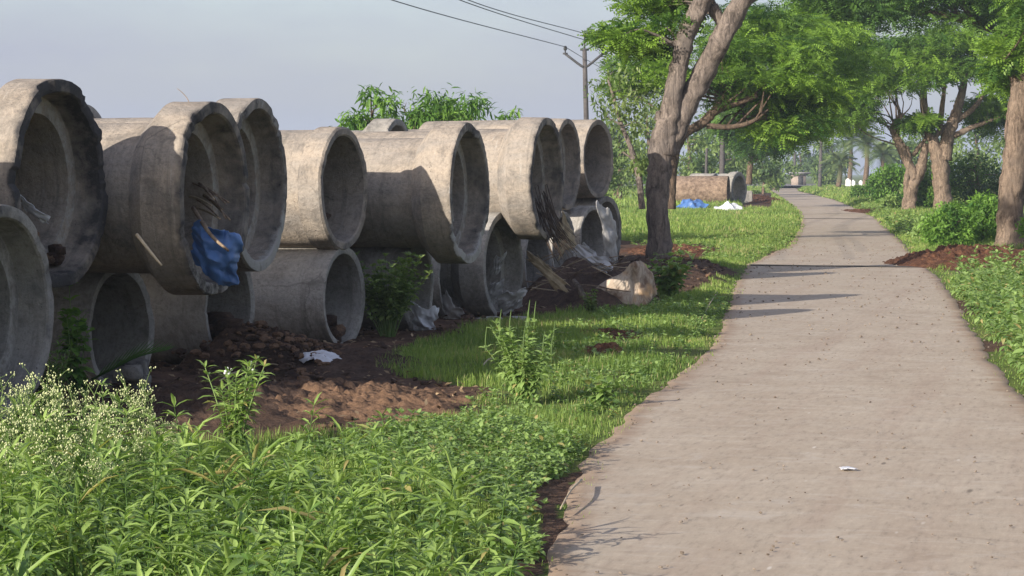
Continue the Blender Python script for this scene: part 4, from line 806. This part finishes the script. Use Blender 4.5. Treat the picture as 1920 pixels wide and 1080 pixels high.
# flowering weeds, each a plant
def flower_weed(seed):
    r = np.random.default_rng(seed); a, f, s = Acc(), Acc(), Acc(); h = 1.0
    for b in range(5):
        az = r.uniform(0, 6.28); ln = np.array([math.cos(az), math.sin(az)]) * r.uniform(.08, .30); hh = r.uniform(.72, 1.0); stemtube(s, (0, 0, 0), hh, ln, .007)
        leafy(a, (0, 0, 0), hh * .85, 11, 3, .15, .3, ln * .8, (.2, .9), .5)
        for k in range(10):
            t = r.uniform(.62, 1); az2 = r.uniform(0, 6.28); p = np.array([ln[0] * t, ln[1] * t, hh * t]); q = p + np.array([math.cos(az2) * r.uniform(.03, .12), math.sin(az2) * r.uniform(.03, .12), r.uniform(.04, .14)])
            tube(s, [p, (p + q) / 2 + [0, 0, .01], q], [.004, .003, .002], 4, 3, 0, 0, cap=False)
            m = 4; Q = q + r.normal(0, .024, (m, 3)) * [1, 1, .5]; tv, tt = FLT; f.inst(tv, None, tt, rotm(r.uniform(0, 6, m), r.normal(0, .3, m)) * r.uniform(.006, .011, m)[:, None, None], Q)
            for w_ in Q[::3]: tube(s, [q - [0, 0, .03], w_], [.002, .0015], 2, 3, 0, 0, cap=False)
    return a, s, f
bm = bmesh.new(); bmesh.ops.create_icosphere(bm, subdivisions=1, radius=1); FLT = (np.array([x.co[:] for x in bm.verts]), np.array([[x.index for x in f_.verts] for f_ in bm.faces])); bm.free()
FWM = []
for k in range(5):
    a, s, f = flower_weed(k + 50); FWM.append((a.mesh('leaf', M['flower_weed']), s.mesh('stem', M['stem']), f.mesh('flower_head', M['flower'])))
fw = [(20, 690, 6.7), (60, 700, 6.9), (110, 698, 6.5), (150, 720, 6.9), (190, 728, 6.4), (235, 706, 7.0), (262, 708, 6.8), (290, 770, 6.6), (320, 785, 7.0), (85, 740, 6.0), (30, 760, 5.8), (150, 770, 5.9), (210, 770, 6.0), (250, 790, 5.8), (-20, 710, 6.3), (0, 800, 5.4), (110, 810, 5.5), (330, 800, 6.4), (-70, 740, 6.0), (180, 830, 5.5)]
for k, (cx, top, y) in enumerate(fw):
    t = at(cx, top, y); h = t[2]; root = empty('flowering_weed', (t[0], t[1], 0), rr_.uniform(0, 6.28)); root.scale = (.75 * h, .75 * h, h)
    tag(root, 'flowering weed with tiny white heads in the clump at the lower left', 'weed', 'flowering weeds before the left pipes')
    for nm, me_ in zip(('leaf', 'stem', 'flower_head'), FWM[k % 5]):
        o = bpy.data.objects.new(nm, me_); COL.objects.link(o); o.parent = root
        if nm != 'stem': o['kind'] = 'stuff'
def plant(name, label, base, stems, h, spread, nn, per, ln, leaf='bush', cat='plant', spikes=0, flowers=0, tone=(.1, .9), start=.15, group=None, wide=1.0):
    base = (base[0], base[1], base[2]); root = empty(name, base); tag(root, label, cat, group); a, s, f = Acc(), Acc(), Acc()
    for k in range(stems):
        az = rng.uniform(0, 6.28); l = np.array([math.cos(az), math.sin(az)]) * rng.uniform(.1, 1) * spread; hh = h * rng.uniform(.6, 1.0); b = np.append(l * .15, 0)
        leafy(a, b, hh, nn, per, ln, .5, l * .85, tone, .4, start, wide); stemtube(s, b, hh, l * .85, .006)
        if spikes and k < spikes: p = b + np.append(l * .85, hh); f = Acc(); tube(f, [p - [0, 0, .05], p + [0, 0, .06], p + [.01, 0, .16]], [.004, .006, .002], 7, 6, .5, k); f.obj('seed_spike', M['flower_weed'], root)
        if flowers and k < flowers:
            p = b + np.append(l * .85, hh); Q = p + rng.normal(0, .02, (6, 3)) + [0, 0, .02]; f = Acc(); f.inst(FLT[0], None, FLT[1], rotm(rng.uniform(0, 6, 6), rng.normal(0, .3, 6)) * .009, p + (Q - p) * .6); f.obj('flower_head', M['whitepaint'], root)
    a.obj('leaves', M[leaf], root); s.obj('stem', M['stem'], root)
    return root
def gb(a, b_): g = G(a, b_); return (g[0], g[1], float(gh(g[0], g[1])))
plant('weed_plant', 'tall bright weed with a white bloom beside the dark soil mound', (at(438, 800, 7.3)[0], 7.3 * K, 0), 12, .62, .26, 12, 4, .10, 'weed', 'weed', flowers=2)
plant('seeding_weed', 'bushy pale green weed with upright seed spikes on the verge', gb(985, 762), 20, .60, .34, 13, 5, .075, 'herb', 'weed', spikes=12, tone=(.4, 1), wide=1.7)
plant('shrub', 'round green bush in shade before the chipped collar pipe', gb(728, 640), 46, .80, .52, 8, 5, .085, 'flower_weed', 'bush', tone=(.0, 1), start=.4, wide=2.6)
plant('creeper', 'broad-leaved green creeper climbing the gap beside the left lower pipe', (at(140, 680, 9.0)[0], 9.0 * K, 0), 8, .85, .16, 7, 3, .11, 'bush', 'creeper', tone=(.2, .8), start=.3, wide=3.2)
plant('leafy_plant', 'leafy plant with pale leaves growing right behind the stump', gb(1252, 570), 20, .60, .34, 6, 4, .12, 'weed', 'plant', tone=(.1, 1), start=.35, wide=3)
plant('leafy_plant', 'tuft of pale variegated leaves left at the foot of the stump', gb(1112, 600), 8, .30, .14, 7, 4, .06, 'pale_leaf', 'plant', wide=2.5)
plant('leafy_plant', 'small seedling with rounded leaves on the verge near the road', gb(1120, 765), 7, .20, .18, 4, 4, .10, 'herb', 'plant', wide=2.4)
plant('weed_plant', 'dark green weed in shade between the two left lower pipes', (at(95, 740, 8.6)[0], 8.6 * K, 0), 12, .5, .25, 9, 4, .08, 'crown_dark', 'weed')
stick('thin dead flower stalk on top of the tarp pipe', [at(358, 205, 9.38), at(352, 186, 9.38), at(340, 172, 9.38), at(332, 166, 9.38)], .004, 'twig')
# palm frond across the lower left pipe
acc = Acc(); S = crom([at(172, 712, 9.0), at(215, 690, 8.95), at(262, 668, 8.95), at(318, 655, 9.0)], 34); T = np.gradient(S, axis=0); T /= np.linalg.norm(T, axis=1)[:, None]; tube(acc, S - S[0], np.linspace(.010, .003, 34), 34, 5)
for s in (-1, 1):
    for k in range(3, 33, 2):
        ln = .20 * math.sin(.4 + 2.4 * k / 33); d_ = T[k] * .75 + np.array([0, s * .25, .5 if s > 0 else .15]); d_ /= np.linalg.norm(d_); p = S[k] - S[0]; wv = np.cross(d_, [0, 1, 0]) * .0045
        acc.add([p - wv, p + wv, p + d_ * ln * .6 + wv * .8, p + d_ * ln * .6 - wv * .8, p + d_ * ln], [[0, 1, 2, 3]], [[3, 2, 4]], .2)
o = acc.obj('palm_frond', M['crown_dark']); o.location = S[0]; tag(o, 'dark green palm frond lying across the lower left pipe', 'palm frond')
# ------------------------------------------------------------------ grass and low herbs (uncountable cover)
def blades(acc, x, y, h, wd, dry):
    n = len(x); az = rng.uniform(0, 6.28, n); bend = rng.uniform(.1, .75, n); z = gh(x, y)
    tv = np.array([[-.5, 0, 0], [.5, 0, 0], [.38, .25, .55], [-.38, .25, .55], [0, .8, 1.0]])
    co, si = np.cos(az), np.sin(az)
    V = np.empty((n, 5, 3))
    for k in range(5):
        lx = tv[k, 0] * wd; ly = tv[k, 1] * bend * h; V[:, k, 0] = x + lx * co - ly * si; V[:, k, 1] = y + lx * si + ly * co; V[:, k, 2] = z - .01 + tv[k, 2] * h * (1 - .35 * bend * tv[k, 1])
    o_ = (np.arange(n) * 5)[:, None]
    acc.add(V.reshape(-1, 3), o_ + np.array([[0, 1, 2, 3]]), o_ + np.array([[3, 2, 4]]), np.repeat(np.clip(fbm(x * .9, y * .9, 77) * 1.3 - .2 + rng.normal(0, .2, n), 0, 1), 5), np.repeat(dry, 5))
def lawn(acc, x0, x1, y0, y1, dens, h, wd, thin=.0):
    n = int((x1 - x0) * (y1 - y0) * dens); x = rng.uniform(x0, x1, n); y = rng.uniform(y0, y1, n)
    e = np.maximum(xl(y) - x, x - xr(y)); clump_ = fbm(x * 1.3, y * 1.3, 91)
    ok = (e > .06 - .36 * fbm(x * 2, y * 1.2, 97)) & (rng.random(n) < sm(-.05, .22, e) + .15) & (soilmask(x, y) < .5 + .5 * (rng.random(n) < .03)) & (clump_ > .40 + rng.normal(0, .08, n))
    px_ = 960 + F * x / y; ok &= (px_ > -250) & (px_ < 2200)
    x, y = x[ok], y[ok]; hh = h * (.35 + 1.2 * fbm(x * .8, y * .8, 93)) * rng.uniform(.5, 1.3, len(x)) * (.45 + .55 * sm(0, .5, np.maximum(xl(y) - x, x - xr(y))))
    dry = (rng.random(len(x)) < .04 + .30 * sm(.55, .75, fbm(x * .7, y * .7, 95))) * rng.uniform(.5, 1, len(x))
    blades(acc, x, y, hh, wd * rng.uniform(.6, 1.3, len(x)), dry)
acc = Acc()
for (x0, x1, y0, y1, dn, hh_, wd_) in ((-2.2, 1.2, 10, 18, 3300, .10, .0055), (-1.5, 3.0, 18, 27, 2500, .10, .0075), (.5, 4.5, 27, 40, 1500, .10, .010), (1, 9, 40, 64, 950, .13, .015), (2, 16, 64, 112, 260, .18, .03), (0, 40, 112, 245, 45, .28, .08),
        (2.4, 7, 8, 15, 1500, .11, .006), (3.2, 8, 15, 26, 1500, .11, .007), (4.5, 11, 26, 45, 1000, .12, .011), (6.5, 18, 45, 75, 380, .16, .022), (10, 34, 75, 132, 140, .24, .04)):
    lawn(acc, x0, x1, y0, y1, dn, hh_, wd_)
tag(acc.obj('grass', M['grass']), 'short bright grass covering both verges of the road', 'grass', kind='stuff')
acc = Acc()
def herbs(P, n, y0, y1, x0, x1, ln, hmax, wide=2.3):
    x = rng.uniform(x0, x1, n); y = rng.uniform(y0, y1, n); ok = inpoly(x, y, P); x, y = x[ok], y[ok]
    for a, b_ in zip(x, y):
        m = int(rng.integers(5, 9)); leafy(acc, (a, b_, float(gh(a, b_))), rng.uniform(.25, 1) * hmax, 4, m // 2 + 1, ln * rng.uniform(.7, 1.3), .4, rng.normal(0, .05, 2), (.1, .9), .2, .3, wide)
herbs(poly((560, 880), (700, 830), (950, 800), (1090, 840), (1060, 900), (985, 930), (985, 1010), (880, 960), (760, 900)), 4200, 10, 18, -1.8, 1.0, .042, .15)
herbs(poly((985, 1080), (960, 960), (1010, 900), (985, 1000), (1010, 1060)), 900, 9, 14, -.3, .6, .045, .12)
herbs(poly((1795, 565), (1785, 535), (1850, 528), (1920, 524), (2300, 520), (2300, 1000), (1930, 735), (1885, 690), (1850, 640)), 3800, 16, 42, 3.5, 9, .085, .52, 1.9)
herbs(poly((1600, 392), (1640, 405), (1700, 455), (1800, 470), (1790, 440), (1690, 405), (1640, 392)), 2600, 48, 113, 8, 22, .12, .35)
herbs(poly((880, 780), (1000, 660), (1120, 600), (1330, 560), (1370, 580), (1300, 660), (1180, 760), (1080, 830)), 1500, 16, 32, -.6, 3.2, .05, .10)
herbs(poly((1150, 450), (1500, 400), (1480, 460), (1390, 495), (1280, 490)), 900, 36, 60, 1.5, 9, .08, .14)
tag(acc.obj('herb_cover', M['herb']), 'low round-leaved weeds creeping along the verges', 'weeds', kind='stuff')
# straw, leaf bits and pebbles on the road
acc = Acc(); n = 900; Ys = rng.uniform(9.5, 60, n) ; Xs = xl(Ys) + (xr(Ys) - xl(Ys)) * rng.beta(1.1, 1.1, n)
acc.inst(LFV, LFQ, None, rotm(rng.uniform(0, 6.3, n), rng.normal(0, .15, n), rng.normal(0, .3, n)) * (rng.uniform(.010, .034, n) * np.clip(Ys / 22, .7, 1.6))[:, None, None], np.column_stack([Xs, Ys, np.full(n, .028)]), rng.random(n))
n = 7000; x = rng.uniform(-4.5, 3.2, n); y = rng.uniform(15, 44, n); ok = (soilmask(x, y) > .7) & (xl(y) - x > .1); x, y = x[ok], y[ok]; n = len(x)
acc.inst(LFV, LFQ, None, rotm(rng.uniform(0, 6.3, n), rng.normal(0, .35, n), rng.normal(0, .5, n)) * rng.uniform(.02, .075, n)[:, None, None], np.column_stack([x, y, gh(x, y) + rng.uniform(.01, .06, n)]), rng.random(n))
tag(acc.obj('leaf_litter', plain_mat('dead_leaf', (.07, .045, .028), (.34, .25, .15), 3, .9)), 'crumbs of dead leaf scattered over the road and the bare earth', 'leaf litter', kind='stuff')

# ------------------------------------------------------------------ haze
acc = Acc(); box(acc, (0, 1150, 18.5), (2100, 2900, 43)); hm = bpy.data.materials.new('haze_air'); hm.use_nodes = True; hn = hm.node_tree
hn.nodes.remove(hn.nodes['Principled BSDF']); pv = hn.nodes.new('ShaderNodeVolumePrincipled'); pv.inputs['Color'].default_value = (.70, .82, 1, 1); pv.inputs['Density'].default_value = .0005; pv.inputs['Anisotropy'].default_value = .1
hn.links.new(pv.outputs[0], hn.nodes['Material Output'].inputs['Volume']); tag(acc.obj('haze', hm, None, False), kind='stuff')

acc = Acc(); n = 620; y = 9.5 + 45 * rng.random(n) ** 1.4; x = xl(y) + (xr(y) - xl(y)) * rng.beta(.7, .7, n)
for k in range(3):
    q = slice(k, None, 3); tv, tt = rock_tpl(k + 30); m = len(x[q]); z_ = rng.uniform(.004, .013, m) * np.clip(y[q] / 18, .8, 1.5); acc.inst(tv, None, tt, rotm(rng.uniform(0, 6.3, m), rng.normal(0, .3, m)) * z_[:, None, None], np.column_stack([x[q], y[q], .018 + z_ * .3]), rng.random(m))
tag(acc.obj('road_grit', plain_mat('grit', (.09, .068, .05), (.27, .225, .18), 1.7, .95), None, False), 'small stones and crumbs of earth lying on the road', 'grit', kind='stuff')
